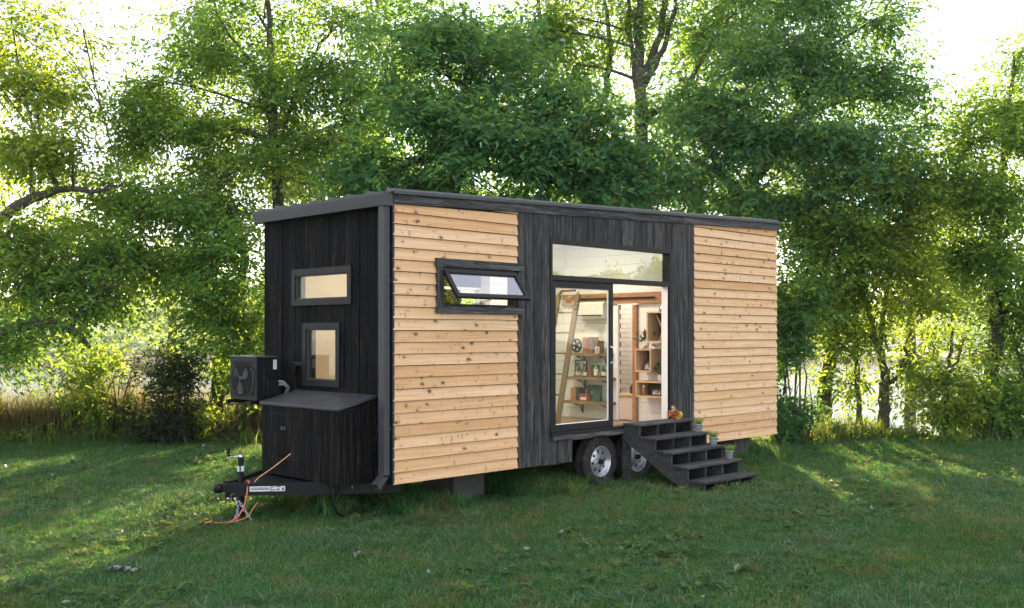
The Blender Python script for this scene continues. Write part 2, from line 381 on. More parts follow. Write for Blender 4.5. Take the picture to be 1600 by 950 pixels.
def tree(name, label, trunk, lobes, mat, leaf=(.135, .060), k=12, extra=(), group='trees along the river bank', cat='tree', thr=-.15, twigs=.06, fork=.45, seed=1, ray=.5, droop=.32):
    """trunk: [(px,py,D,r)..]; lobes: [(px,py,D,rx,ry,depth,n)..] with rx,ry in photo pixels; extra: further limbs like trunk"""
    tp = [P(*a[:3]) for a in trunk]; base = tp[0]
    o = thing(name, label, cat, tuple(base), group)
    wood_, lv = MB(), Leaves()
    def poly(a):
        pts = [P(*q[:3]) for q in a]; rr = [q[3] for q in a]; t = np.linspace(0, len(a)-1, len(a)*4)
        pp = [np.array([np.interp(x, range(len(a)), [q[i] for q in pts]) for i in range(3)])+RNG.normal(0, .02, 3) for x in t]
        r2 = [np.interp(x, range(len(a)), rr)*RNG.uniform(.93, 1.07) for x in t]
        wood_.tube(pp, r2, 8); return list(zip(pp, r2))
    nodes = poly(trunk); r0 = trunk[0][3]; up = np.array([0, 0, 1.])
    uu = float((base[:2]-CAM[:2])@T); vv = float((base[:2]-CAM[:2])@F); g0 = float(height(np.array([uu]), np.array([vv]))[0])
    zz = max(g0+.5, .45)                                # root flare
    pb = np.array([np.interp(zz, [nodes[0][0][2], nodes[3][0][2]], [nodes[0][0][i], nodes[3][0][i]]) for i in range(2)]+[zz])
    wood_.tube([np.array([*base[:2], g0-.35]), np.array([*base[:2], g0-.02]), np.array([*(base[:2]*.7+pb[:2]*.3), g0+.16]), pb], [r0*1.9, r0*1.5, r0*1.2, r0*1.02], 9)
    for k in range(5):
        a = k*1.257+seed; d_ = np.array([math.cos(a), math.sin(a), 0]); b0 = np.array([*base[:2], g0])
        wood_.tube([b0+d_*r0*.5+up*.30, b0+d_*r0*1.3+up*.10, b0+d_*r0*2.4-up*.06], [r0*.42, r0*.36, r0*.15], 6)
    nodes = nodes[int(len(nodes)*fork):]
    for e in extra: nodes += poly(e)[2:]
    for (px, py, D, rx, ry, rd, n) in lobes:
        c = P(px, py, D); rad = (rx/FPX*D, rd, ry/FPX*D)
        # limb from a node below and near
        sc = [np.linalg.norm(p-c)+2.0*max(0, p[2]-c[2]+.3) for p, r in nodes]; j = int(np.argmin(sc)); p0, r0 = nodes[j]
        r1 = min(r0*.6, .09)
        tgt = c+np.array([0, 0, .25*rad[2]]); cu = curve(p0, tgt, .06)
        wood_.tube(cu, list(np.linspace(r1, max(.018, r1*.35), len(cu))), 6)
        for _ in range(5):
            d = unit(RNG.normal(size=3)); q = c+(d[0]*rad[0]*np.array([*T, 0])+d[1]*rad[1]*np.array([*F, 0])+d[2]*rad[2]*np.array([0, 0, 1]))*.8
            s0 = cu[RNG.integers(2, len(cu))]; cc = curve(s0, q, .05, 5); wood_.tube(cc, list(np.linspace(max(.015, r1*.3), .007, 5)), 4, False)
        G = 9; n = int(n*2.85/G)                            # leafy branch ends: flat drifts of sprays round a twig, gaps between
        ce = lobe_points(c, rad, n, thr+.05, seed); n = len(ce)
        od = unit(unit((ce-c)/np.linalg.norm(rad))*.8+RNG.normal(0, .4, (n, 3))*np.array([1, 1, .5]))
        tt = RNG.uniform(-.55, .5, (n, G, 1)); sd_ = RNG.normal(0, .13, (n, G, 3))*np.array([1, 1, .45])
        pts = (ce[:, None]+od[:, None]*tt*1.0+sd_-np.array([0, 0, .16])*np.clip(tt, 0, 1)).reshape(-1, 3)
        dr = np.repeat(od, G, 0)*.75+RNG.normal(0, .5, (n*G, 3))*np.array([1, 1, .6])+np.array([0, 0, -.12]); n = n*G
        lv.add(*sprays(pts, dr, k, leaf[0], leaf[1], ray, droop))
        for i in np.nonzero(RNG.uniform(size=n) < twigs*.8)[0]:
            a = pts[i]; b = cu[-1]*.35+c*.25+a*.4
            wood_.tube([b, (a+b)/2+RNG.normal(0, .05, 3), a+unit(dr[i])*ray*.8], [.010, .007, .003], 3, False)
    tr = wood_.build('trunk', BARK, o)
    lv.build('crown', mat, tr)
    return o

# left side -------------------------------------------------------
tree('riverside_tree', 'sunlit yellow-green tree at the far left with a thick bare limb arching into view', [(-150, 700, 19, .26), (-130, 480, 19, .22), (-60, 380, 18.8, .14), (0, 340, 18.6, .105), (45, 312, 18.6, .09), (90, 296, 18.6, .07), (150, 299, 18.7, .04), (190, 287, 18.8, .02)],
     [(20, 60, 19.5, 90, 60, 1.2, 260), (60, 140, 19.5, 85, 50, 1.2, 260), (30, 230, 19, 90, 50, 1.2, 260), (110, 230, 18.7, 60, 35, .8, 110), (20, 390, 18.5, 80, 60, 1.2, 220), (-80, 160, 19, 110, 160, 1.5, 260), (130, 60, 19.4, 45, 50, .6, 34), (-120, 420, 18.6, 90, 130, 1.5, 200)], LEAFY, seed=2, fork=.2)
tree('leaning_tree', 'low tree at the left edge with dark crooked limbs over the reeds', [(-90, 690, 17.6, .2), (-60, 560, 17.6, .17), (20, 512, 17.6, .085), (75, 503, 17.6, .075), (115, 515, 17.7, .065), (145, 545, 17.8, .03)],
     [(60, 440, 18, 90, 50, 1.0, 260), (150, 470, 18.2, 70, 40, .9, 170), (10, 545, 17.3, 55, 45, .8, 170), (170, 400, 18.6, 70, 45, 1, 180), (60, 370, 18.7, 70, 40, .9, 150)], LEAF,
     extra=[[(112, 513, 17.7, .05), (118, 490, 17.8, .042), (150, 460, 17.9, .04), (190, 440, 18, .02)]], seed=3)
tree('slender_tree', 'tall slender tree with thin visible trunk behind the left end of the cabin', [(440, 690, 21.5, .17), (436, 420, 21.5, .14), (432, 280, 21.5, .11), (426, 200, 21.5, .09), (424, 90, 21.5, .065), (418, 0, 21.5, .05), (415, -60, 21.5, .03)],
     [(240, 140, 21, 75, 60, 1.2, 330), (330, 90, 21.5, 80, 60, 1.2, 330), (210, 220, 21, 60, 45, 1, 220), (300, 210, 21, 90, 60, 1.2, 380), (420, 150, 21.5, 80, 70, 1.2, 380), (520, 110, 21.5, 80, 60, 1.2, 300), (560, 40, 22, 90, 60, 1.2, 300), (400, 30, 22, 90, 50, 1.2, 300), (480, 220, 21.3, 90, 50, 1.2, 330), (300, 20, 22, 60, 40, 1, 90), (380, 270, 21, 90, 40, 1.1, 260), (560, 200, 22, 70, 60, 1, 240), (450, -70, 22, 160, 60, 1.5, 300)], LEAF,
     extra=[[(428, 220, 21.5, .05), (400, 110, 21.5, .04), (350, 40, 21.5, .03), (320, -20, 21.5, .02)], [(430, 250, 21.5, .05), (470, 120, 21.5, .04), (520, 40, 21.5, .03)]], seed=4)
tree('drooping_tree', 'bright green tree with drooping branches left of the black cabin end', [(330, 690, 20.2, .16), (345, 560, 20.2, .14), (372, 470, 20.2, .11), (385, 400, 20.2, .08), (360, 320, 20.2, .05)],
     [(250, 320, 20, 80, 50, 1, 280), (340, 330, 20, 80, 55, 1, 330), (300, 410, 19.6, 90, 45, 1, 300), (380, 420, 19.5, 70, 70, .9, 300), (350, 500, 19.2, 80, 50, .9, 260), (210, 390, 20, 70, 50, .9, 220), (395, 560, 19.3, 60, 50, .8, 190), (180, 320, 20.5, 70, 40, 1, 200), (120, 350, 20.8, 60, 40, 1, 130)], LEAF,
     extra=[[(372, 470, 20.2, .07), (330, 440, 19.9, .05), (290, 440, 19.7, .03), (240, 460, 19.6, .015)], [(383, 400, 20.2, .06), (320, 330, 20, .04), (260, 290, 20, .02)]], seed=5)
# behind the cabin ------------------------------------------------
tree('broad_tree', 'broad shady tree with deep green leaves directly behind the cabin roof', [(700, 690, 20.6, .26), (705, 330, 20.6, .22), (712, 240, 20.6, .16), (730, 130, 20.6, .10), (740, 30, 20.6, .06)],
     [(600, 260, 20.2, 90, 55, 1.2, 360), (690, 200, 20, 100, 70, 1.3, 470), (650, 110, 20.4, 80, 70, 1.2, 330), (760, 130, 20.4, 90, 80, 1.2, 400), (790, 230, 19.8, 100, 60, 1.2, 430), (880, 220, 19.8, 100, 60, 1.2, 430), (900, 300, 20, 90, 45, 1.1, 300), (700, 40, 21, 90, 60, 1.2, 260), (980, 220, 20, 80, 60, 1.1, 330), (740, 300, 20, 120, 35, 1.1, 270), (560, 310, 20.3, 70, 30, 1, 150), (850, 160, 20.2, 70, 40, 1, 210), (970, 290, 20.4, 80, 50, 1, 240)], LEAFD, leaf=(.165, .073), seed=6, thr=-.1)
tree('forked_tree', 'tall grey tree above the roof forking into several upright trunks', [(1000, 690, 22.5, .24), (1001, 330, 22.5, .2), (1002, 200, 22.5, .16), (1000, 110, 22.5, .12), (998, 60, 22.5, .09), (1000, -60, 22.5, .06)],
     [(990, 30, 23, 100, 50, 1.3, 250), (1100, 60, 23, 90, 60, 1.2, 290), (880, 40, 23, 80, 50, 1.2, 190), (1060, 160, 22.6, 80, 50, 1.2, 260), (900, 110, 23, 60, 35, 1, 100), (1150, 0, 23, 80, 50, 1.2, 240), (1000, -60, 23, 200, 60, 1.6, 320), (810, 60, 23, 70, 50, 1, 130)], LEAF,
     extra=[[(1004, 130, 22.5, .10), (1030, 60, 22.5, .08), (1045, -20, 22.5, .06)], [(1003, 140, 22.5, .08), (1040, 70, 22.4, .06), (1056, 0, 22.4, .045)], [(1002, 200, 22.5, .07), (985, 60, 22.6, .05), (980, -20, 22.6, .04)], [(1006, 190, 22.5, .09), (1070, 140, 22.4, .06), (1110, 70, 22.4, .04), (1150, 20, 22.4, .03)]], seed=7, thr=0)
tree('twin_trunk_tree', 'thin-leaved tree with paired trunks seen above the middle of the roof', [(865, 690, 24, .2), (866, 300, 24, .16), (864, 130, 24, .13), (866, 80, 24, .10), (872, 0, 24, .06)],
     [(860, 30, 24, 70, 50, 1.2, 150), (800, 80, 24, 60, 40, 1, 110), (930, 170, 24, 50, 40, 1, 80), (930, 60, 24.5, 50, 50, 1, 100)], LEAF,
     extra=[[(866, 110, 24, .09), (848, 50, 24, .06), (838, -20, 24, .04)], [(866, 250, 24, .10), (948, 150, 24, .08), (955, 80, 24, .06), (945, 0, 24, .04)]], seed=8, thr=.1)
# right side ------------------------------------------------------
tree('spreading_tree', 'large spreading tree with a full green crown over the right end of the cabin', [(1130, 690, 21.5, .24), (1135, 400, 21.5, .2), (1150, 310, 21.5, .16), (1210, 240, 21.3, .11), (1270, 130, 21.2, .07), (1300, 40, 21.2, .04)],
     [(1190, 110, 21, 100, 70, 1.3, 430), (1290, 70, 21, 100, 60, 1.3, 390), (1370, 120, 21, 75, 55, 1.1, 290), (1240, 200, 20.6, 100, 60, 1.3, 430), (1345, 215, 20.6, 90, 50, 1.2, 360), (1150, 230, 20.8, 90, 60, 1.2, 360), (1420, 150, 21, 50, 25, .7, 60), (1440, 205, 21, 45, 25, .7, 55), (1290, 300, 20.4, 100, 50, 1.2, 350), (1190, 310, 20.6, 90, 40, 1.1, 270), (1240, 10, 21.4, 100, 40, 1.2, 240), (1370, 40, 21, 55, 45, 1, 110), (1380, 290, 20.6, 80, 45, 1.1, 250), (1060, 260, 21, 80, 70, 1.2, 260), (1100, 150, 21.2, 70, 60, 1.1, 220), (1172, 460, 21, 45, 60, .8, 170), (1250, -60, 21.5, 160, 60, 1.5, 260)], LEAFD, leaf=(.145, .064),  # low lobe behind the cabin wall added to break a sun stripe
     extra=[[(1150, 310, 21.5, .11), (1090, 200, 21.5, .07), (1060, 110, 21.5, .04)], [(1140, 380, 21.5, .10), (1200, 330, 21, .07), (1280, 280, 20.8, .04)]], seed=9)
tree('edge_tree', 'dark-stemmed tree at the right edge rising above its own thick ivy', [(1553, 680, 20.8, .17), (1548, 600, 20.8, .15), (1556, 520, 20.8, .14), (1558, 420, 20.8, .12), (1560, 300, 20.8, .09), (1575, 180, 20.8, .05), (1585, 90, 20.8, .03)],
     [(1590, 110, 21, 40, 45, 1, 110), (1560, 170, 21, 60, 40, 1, 200), (1590, 230, 20.6, 70, 50, 1.1, 240), (1520, 230, 20.7, 70, 35, 1, 210), (1560, 310, 20.4, 90, 50, 1.1, 340), (1480, 300, 20.6, 80, 50, 1, 270), (1570, 400, 20.4, 90, 60, 1.1, 330), (1500, 390, 20.4, 80, 45, 1, 240), (1590, 500, 20.6, 60, 60, 1, 260), (1555, 480, 20.9, 20, 40, .4, 50), (1640, 150, 21, 60, 100, 1.2, 200), (1650, 350, 21, 70, 140, 1.2, 280), (1600, 600, 20.5, 50, 45, .8, 160)], LEAF,
     extra=[[(1560, 400, 20.8, .06), (1520, 310, 20.7, .045), (1490, 250, 20.6, .03)]], seed=10)
tree('forked_sapling', 'forked tree with crooked dark stems standing at the river edge right of the cabin', [(1380, 670, 20.2, .11), (1382, 605, 20.2, .10), (1384, 590, 20.2, .095), (1372, 550, 20.2, .07), (1362, 500, 20.2, .06), (1350, 450, 20.2, .045), (1345, 400, 20.2, .03)],
     [(1350, 370, 20, 75, 45, 1, 210), (1400, 430, 20, 70, 45, 1, 190), (1320, 440, 20, 60, 45, .9, 160), (1430, 350, 20.3, 70, 45, 1, 190), (1450, 470, 20, 60, 35, .8, 120), (1340, 520, 20.3, 50, 30, .8, 75), (1430, 560, 20.3, 50, 40, .7, 80), (1380, 300, 20.3, 60, 40, 1, 130)], LEAFY,
     extra=[[(1384, 590, 20.2, .08), (1374, 540, 20.2, .06), (1386, 470, 20.2, .05), (1388, 390, 20.2, .035)], [(1383, 600, 20.2, .06), (1400, 590, 20.2, .05), (1412, 560, 20.2, .04), (1420, 520, 20.2, .02)]], seed=11, thr=0)
tree('leaning_stem_tree', 'mossy trunked tree nearest the cabin on the right with a pale lower trunk', [(1287, 672, 20.6, .15), (1291, 600, 20.6, .14), (1298, 550, 20.6, .12), (1306, 480, 20.6, .09), (1312, 400, 20.6, .06)],
     [(1270, 400, 20.2, 60, 60, 1, 260), (1310, 350, 20.3, 70, 40, 1, 220), (1265, 470, 19.6, 50, 50, .8, 190), (1330, 410, 20.4, 40, 40, .8, 90)], LEAF, seed=12)
tree('thin_tree', 'very thin tree standing between the mossy trunk and the forked stems', [(1343, 668, 20, .055), (1341, 620, 20, .05), (1338, 560, 20, .045), (1335, 480, 20, .03), (1330, 420, 20, .015)],
     [(1332, 460, 20, 35, 40, .6, 70), (1335, 600, 20.3, 35, 30, .5, 60), (1310, 545, 20.3, 40, 35, .6, 75)], LEAFY, seed=13, thr=0)
tree('bushy_sapling', 'leafy yellow-green sapling with three thin stems by the water at the right', [(1474, 672, 20, .05), (1479, 620, 20, .045), (1484, 560, 20, .04), (1490, 500, 20, .02)],
     [(1475, 640, 20, 45, 25, .6, 150), (1490, 590, 20.2, 40, 25, .6, 100), (1450, 600, 20.2, 25, 25, .5, 60), (1500, 540, 20.4, 30, 20, .5, 40), (1520, 620, 20.4, 40, 35, .6, 150)], LEAFY,
     extra=[[(1480, 600, 20, .03), (1462, 560, 20, .02), (1455, 530, 20, .01)], [(1482, 590, 20, .03), (1500, 555, 20, .02), (1505, 530, 20, .01)]], seed=14)
tree('waterside_tree', 'sunlit tree lower on the bank filling the gaps left of the broad tree', [(520, 640, 29, .2), (522, 400, 29, .15), (530, 250, 29, .08)],
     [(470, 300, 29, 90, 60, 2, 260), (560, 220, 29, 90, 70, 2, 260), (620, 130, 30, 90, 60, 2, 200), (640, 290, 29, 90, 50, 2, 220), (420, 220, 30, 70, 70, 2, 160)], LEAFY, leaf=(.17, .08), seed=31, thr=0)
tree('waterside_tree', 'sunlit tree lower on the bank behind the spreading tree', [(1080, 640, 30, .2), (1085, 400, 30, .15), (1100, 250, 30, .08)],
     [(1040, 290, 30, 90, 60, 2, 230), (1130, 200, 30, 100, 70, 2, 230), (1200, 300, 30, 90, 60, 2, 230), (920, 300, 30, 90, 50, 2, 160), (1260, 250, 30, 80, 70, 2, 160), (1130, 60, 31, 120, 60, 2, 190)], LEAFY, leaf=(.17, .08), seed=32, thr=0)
tree('waterside_tree', 'pale sunlit tree lower on the bank behind the forked sapling', [(1420, 660, 29, .15), (1425, 500, 29, .12), (1430, 400, 29, .06)],
     [(1400, 380, 29, 90, 60, 2, 230), (1480, 430, 29, 80, 50, 2, 190), (1310, 470, 29, 80, 60, 2, 200), (1450, 330, 29, 90, 50, 2, 150)], LEAFY, leaf=(.15, .07), seed=33, thr=0)
tree('waterside_tree', 'sunlit tree lower on the bank behind the drooping tree', [(270, 640, 28, .15), (268, 500, 28, .12), (262, 400, 28, .06)],
     [(320, 400, 28, 70, 40, 2, 120), (130, 420, 28, 80, 60, 2, 190), (60, 300, 28, 90, 60, 2, 150), (370, 520, 28, 60, 60, 2, 160)], LEAFY, leaf=(.15, .07), seed=34, thr=0)
# shrubs ----------------------------------------------------------
def shrub(name, label, lobes, mat, leaf=(.09, .04), k=10, seed=1, thr=-.2, stems=7):
    px, py, D, rx, ry, rd, n = lobes[0]; b = P(px, py, D); b[2] = -.1
    o = thing(name, label, 'shrub', tuple(b), 'shrubs along the water edge'); wd, lv = MB(), Leaves()
    for (px, py, D, rx, ry, rd, n) in lobes:
        c = P(px, py, D); rad = (rx/FPX*D, rd, ry/FPX*D)
        for _ in range(stems):
            d = RNG.normal(size=3)*.4; e = c+(d[0]*rad[0]*np.array([*T, 0])+d[1]*rad[1]*np.array([*F, 0])+np.array([0, 0, 1])*d[2]*rad[2])
            cc = curve(b+RNG.normal(0, .12, 3)*np.array([1, 1, 0]), e, .08, 5); wd.tube(cc, list(np.linspace(.022, .006, 5)), 4, False)
        pts = lobe_points(c, rad, n, thr, seed, .45, 1.8); n = len(pts); dr = unit(pts-c)*.6+RNG.normal(0, .6, (n, 3))+np.array([0, 0, .15])
        lv.add(*sprays(pts, dr, k, leaf[0], leaf[1], .32, .3))
    s = wd.build('stem', BARK, o); lv.build('foliage', mat, o)
shrub('dark_shrub', 'dark rounded shrub in the reeds left of the wall-hung fan unit', [(262, 620, 18.8, 55, 65, .8, 520), (240, 660, 18.7, 40, 25, .6, 120), (290, 570, 18.9, 30, 30, .5, 110)], LEAFB, seed=21)
shrub('cedar_shrub', 'dense dark green bush tight against the far right end of the cabin', [(1238, 600, 18.9, 40, 75, .7, 520), (1240, 480, 19.2, 45, 70, .8, 430), (1225, 655, 18.6, 40, 22, .5, 160)], LEAFD, (.10, .045), seed=22)
shrub('ivy_shrub', 'low dark leafy thicket at the foot of the right edge tree', [(1560, 640, 20.2, 70, 35, .8, 420), (1610, 640, 20.2, 50, 40, .8, 260)], LEAF, (.09, .05), seed=23)
shrub('dapple_thicket', 'leafy thicket added unseen behind the cabin to dapple the sunlight', [(560, 580, 20.6, 70, 50, .8, 150), (490, 500, 21, 50, 40, .8, 60), (640, 470, 21, 70, 50, .8, 120), (760, 540, 20.8, 80, 70, .8, 150), (570, 400, 21.5, 60, 40, .8, 50), (1180, 560, 20.9, 40, 45, .7, 150)], LEAF, (.12, .055), seed=26, thr=0)  # unseen foliage, added to break up the sunlight reaching the lawn
shrub('sunny_shrub', 'bright sunlit shrub under the drooping tree beside the cabin end', [(380, 620, 19.6, 50, 50, .7, 330), (340, 655, 19.4, 50, 22, .6, 150)], LEAFY, seed=24)
shrub('river_shrub', 'loose yellow-green shrub between the reeds and the dark rounded shrub', [(170, 620, 19.5, 60, 50, .8, 260), (120, 570, 19.8, 60, 30, .7, 160), (200, 560, 20.0, 50, 25, .7, 110)], LEAFY, seed=25, thr=-.05)

# reeds and rank grass on the bank (nobody could count them)
def blades(n, fn, h, wd, mat, name, lean=.25, seg=2):
    V, Q, Rn = [], [], []
    u, v, hs = fn(n); z = height(u, v)
    b = np.stack([CAM[0]+u*T[0]+v*F[0], CAM[1]+u*T[1]+v*F[1], z-.03], -1)
    a = RNG.uniform(0, 6.28, n); wdv = np.stack([np.cos(a), np.sin(a), 0*a], -1)*wd*.5*RNG.uniform(.6, 1.3, (n, 1))
    ln = RNG.normal(0, lean, (n, 3)); ln[:, 2] = 0; H = (h*hs)[:, None]; up = np.array([0, 0, 1.])
    p1 = b+up*H*.55+ln*H*.25; p2 = b+up*H*(1-.25*np.linalg.norm(ln, axis=1)[:, None])+ln*H*.9
    v_ = np.stack([b-wdv, b+wdv, p1+wdv*.8, p1-wdv*.8, p2+wdv*.12, p2-wdv*.12], 1).reshape(-1, 3)
    i = np.arange(n)*6; q = np.concatenate([np.stack([i, i+1, i+2, i+3], -1), np.stack([i+3, i+2, i+4, i+5], -1)])
    o = np_mesh(name, v_, q, np.tile(RNG.uniform(0, 1, n), 2), mat); return tag(o, kind='stuff')
def f_reeds(n):
    u = RNG.uniform(-13, -4.6, n); v = edge(u)+.2+RNG.exponential(.9, n); dens = vnoise(np.stack([u, v], -1)*1.2, 9, 2)
    hs = np.clip(.75+.35*dens-.12*(u+9)/4, .25, 1.3)*RNG.uniform(.55, 1.1, n); return u, v, hs
o = blades(13000, f_reeds, 1.75, .022, REED, 'reeds', .18); tag(o, 'dry brown reeds standing along the water at the left', 'reeds')
GRASSL = leafmat('rank_grass', (.07, .12, .025), (.22, .26, .04), .5)
def f_rank(n):
    u = RNG.uniform(-14, 14, n); v = edge(u)+RNG.normal(.35, .45, n); dens = vnoise(np.stack([u, v], -1)*1.4, 19, 2)
    return u, v, np.clip(.6+.5*dens, .15, 1.3)*RNG.uniform(.5, 1.1, n)
o = blades(26000, f_rank, .55, .016, GRASSL, 'bank_grass', .35); tag(o, 'long rank grass along the edge of the bank', 'grass')
lv = Leaves()
u = RNG.uniform(-13, 13, 900); v = edge(u)+RNG.normal(.25, .5, 900); hh = np.clip(.15+.25*vnoise(np.stack([u, v], -1)*1.1, 31, 2), .03, .6)*RNG.uniform(.3, 1, 900)
pts = np.stack([CAM[0]+u*T[0]+v*F[0], CAM[1]+u*T[1]+v*F[1], height(u, v)+hh], -1)
lv.add(*sprays(pts, RNG.normal(0, .6, (900, 3))+np.array([0, 0, .5]), 10, .09, .05, .25, .25))
o = lv.build('bank_weeds', LEAF); tag(o, 'broad-leaved weeds along the edge of the bank', 'weeds', kind='stuff')

# far bank: one wood that reads as a mass, riprap, a white rail fence
lv = Leaves(); n = 5200
u = RNG.uniform(-150, 150, n); v = RNG.uniform(168, 235, n); dens = vnoise(np.stack([u, v], -1)*.05, 41, 3)
open_ = (u > 55) & (u < 110) & (v < 205)
hm = (9+4*dens)*np.where(open_, .2, 1); z = height(u, v)+RNG.uniform(0.02, 1, n)**.6*hm
pts = np.stack([CAM[0]+u*T[0]+v*F[0], CAM[1]+u*T[1]+v*F[1], z], -1)
lv.add(*sprays(pts, RNG.normal(0, 1, (n, 3)), 14, 1.0, .55, 2.4, .3))
u = RNG.uniform(-150, 40, 1500); v = 146+RNG.exponential(5, 1500); z = height(u, v)+RNG.uniform(0, 2.6, 1500)
pts = np.stack([CAM[0]+u*T[0]+v*F[0], CAM[1]+u*T[1]+v*F[1], z], -1)
lv.add(*sprays(pts, RNG.normal(0, 1, (1500, 3)), 12, .7, .4, 1.6, .3))
o = lv.build('far_wood', LEAF); tag(o, 'hazy wood on the far side of the river', 'woods', kind='stuff')
mb = MB()
for _ in range(420):
    u = random.uniform(48, 90); v = 141+3*math.sin(u*.05)+random.uniform(-2.2, 2.6); c = UV(u, v, float(height(np.array([u]), np.array([v]))[0])+.1); r = random.uniform(.3, .75)
    vs = []; 
    for k in range(3):
        for j in range(5): a = 6.283*j/5+k; vs.append(Vector(c)+Vector((math.cos(a)*r*(.6, 1, .5)[k], math.sin(a)*r*(.6, 1, .5)[k], (-.3, .1, .5)[k]*r))*random.uniform(.8, 1.2) if False else Vector(c)+Vector((math.cos(a)*r*(.6, 1, .5)[k]*random.uniform(.8, 1.2), math.sin(a)*r*(.6, 1, .5)[k], (-.3, .1, .5)[k]*r)))
    mb.add(vs, [(i*5+j, i*5+(j+1) % 5, (i+1)*5+(j+1) % 5, (i+1)*5+j) for i in range(2) for j in range(5)]+[(10, 11, 12, 13, 14)])
o = mb.build('riprap', plain('riprap_stone', (.30, .29, .31), .9, 0, .4, 2)); tag(o, 'grey riprap stones along the far shore', 'rocks', kind='stuff')
fz = lambda u: float(height(np.array([u]), np.array([163.]))[0])
fen = thing('rail_fence', 'white crossed rail fence beyond the river at the right', 'fence', tuple(UV(70, 163, fz(70.))))
for i in range(14):
    u0 = 56+2.6*i; a = UV(u0, 163, fz(u0)); MB().box(a[0]-.09, a[0]+.09, a[1]-.09, a[1]+.09, a[2]-.1, a[2]+1.25).build('post', M['white'], fen)
    if i < 13:
        b = UV(u0+2.6, 163, fz(u0+2.6)); U3 = np.array([0, 0, 1.])
        for h1, h2 in ((1.15, 1.15), (.15, .15), (.2, 1.1), (1.1, .2)): MB().beam(a+U3*h1, b+U3*h2, .05, .15).build('rail', M['white'], fen)
# trees behind the photographer: they show only as reflections in the door glass
for i, (x, y, h, c) in enumerate([(44.6, -30, 7.0, 'dark-leaved lone tree out in the field mirrored in the door glass'), (40.8, -31, 6.8, 'round tree out in the field mirrored beside the lone tree'), (38.7, -33.2, 6.3, 'small bushy tree out in the field mirrored at the door edge')]):
    o = thing('field_tree', c, 'tree', (x, y, 0), 'trees behind the photographer'); wd = MB(); lv = Leaves()
    wd.tube([(x, y, 0), (x+.2, y, h*.35), (x, y+.2, h*.8)], [.25, .18, .05], 7)
    for k in range(5):
        c_ = np.array([x, y, h*.66])+RNG.normal(0, 1, 3)*np.array([.5, .5, .55]); wd.tube([(x, y, h*.35), tuple(c_)], [.09, .03], 5)
        pts = lobe_points(c_, (.95, .95, .9), 150, -.2); lv.add(*sprays(pts, RNG.normal(0, 1, (len(pts), 3)), 10, .3, .16, .7, .3))
    tr = wd.build('trunk', BARK, o); lv.build('crown', LEAF, tr)

# ---------------------------------------------------------------- lawn: tufts scattered by geometry nodes
def tuft(n, rad, h, wd, lean, mat, name, broad=False):
    V, Q, Rn = [], [], []
    a = RNG.uniform(0, 6.28, n); r = rad*np.sqrt(RNG.uniform(0, 1, n)); b = np.stack([np.cos(a)*r, np.sin(a)*r, 0*a-.01], -1)
    a2 = a+RNG.normal(0, 1.2, n); out = np.stack([np.cos(a2), np.sin(a2), 0*a2], -1)
    ang = RNG.uniform(0, 6.28, n); wv = np.stack([np.cos(ang), np.sin(ang), 0*ang], -1)*(wd*.5*RNG.uniform(.6, 1.3, n))[:, None]
    H = (h*RNG.uniform(.45, 1.15, n))[:, None]; L = (lean*RNG.uniform(.2, 1.6, n))[:, None]; up = np.array([0, 0, 1.])
    p1 = b+up*H*.5+out*H*L*.25; p2 = b+up*H*.85+out*H*L*.7; p3 = b+up*H*(1-.25*L)+out*H*L*1.25
    v = np.stack([b-wv, b+wv, p1-wv*.9, p1+wv*.9, p2-wv*.6, p2+wv*.6, p3-wv*.1, p3+wv*.1], 1).reshape(-1, 3)
    i = np.arange(n)*8; q = np.concatenate([np.stack([i+2*k, i+2*k+1, i+2*k+3, i+2*k+2], -1) for k in range(3)])
    me_o = np_mesh(name, v, q, np.tile(RNG.uniform(0, 1, n), 3), mat); COL.objects.unlink(me_o); return me_o
def grassmat(name, base, tip, trans):
    t = NT(name); p = t.pos(); oi = t.n('ObjectInfo').outputs['Random']; r = t.n('Attribute', {'attribute_name': 'rnd'}).outputs['Fac']
    big = t.noise(p, .55, 4, .6); sml = t.noise(p, 2.2, 3)
    c = t.mix(r, base, tip)
    c = t.mix(t.ramp(big, [(.45, 0), (.70, .5)]), c, (.075, .120, .026))
    c = t.mix(t.ramp(sml, [(.54, 0), (.74, .7)]), c, (.125, .115, .05))
    c = t.mix(t.math('GREATER_THAN', t.math('ADD', t.math('MULTIPLY', r, .8), t.math('MULTIPLY', oi, .2)), .86), c, (.17, .15, .075))
    k = t.ramp(oi, [(0, .72), (1, 1.3)]); c = t.mix(1, c, k, 'MULTIPLY'); c2 = t.mix(1, c, trans, 'MULTIPLY')
    d = t.n('BsdfDiffuse', Color=c); tl = t.n('BsdfTranslucent', Color=c2); g = t.n('BsdfGlossy', Roughness=.55)
    a = t.n('MixShader', i0=.4, i1=d.outputs[0], i2=tl.outputs[0])
    b = t.n('MixShader', i0=t.math('MULTIPLY', t.n('Fresnel', IOR=1.4).outputs[0], .10), i1=a.outputs[0], i2=g.outputs[0])
    t.t.links.new(b.outputs[0], t.out.inputs[0]); return t.m
GR = grassmat('lawn_grass', (.018, .080, .021), (.056, .168, .048), (2.8, 2.2, .8))
GB = grassmat('blue_coarse_grass', (.030, .092, .040), (.085, .175, .085), (2.0, 1.8, .9))
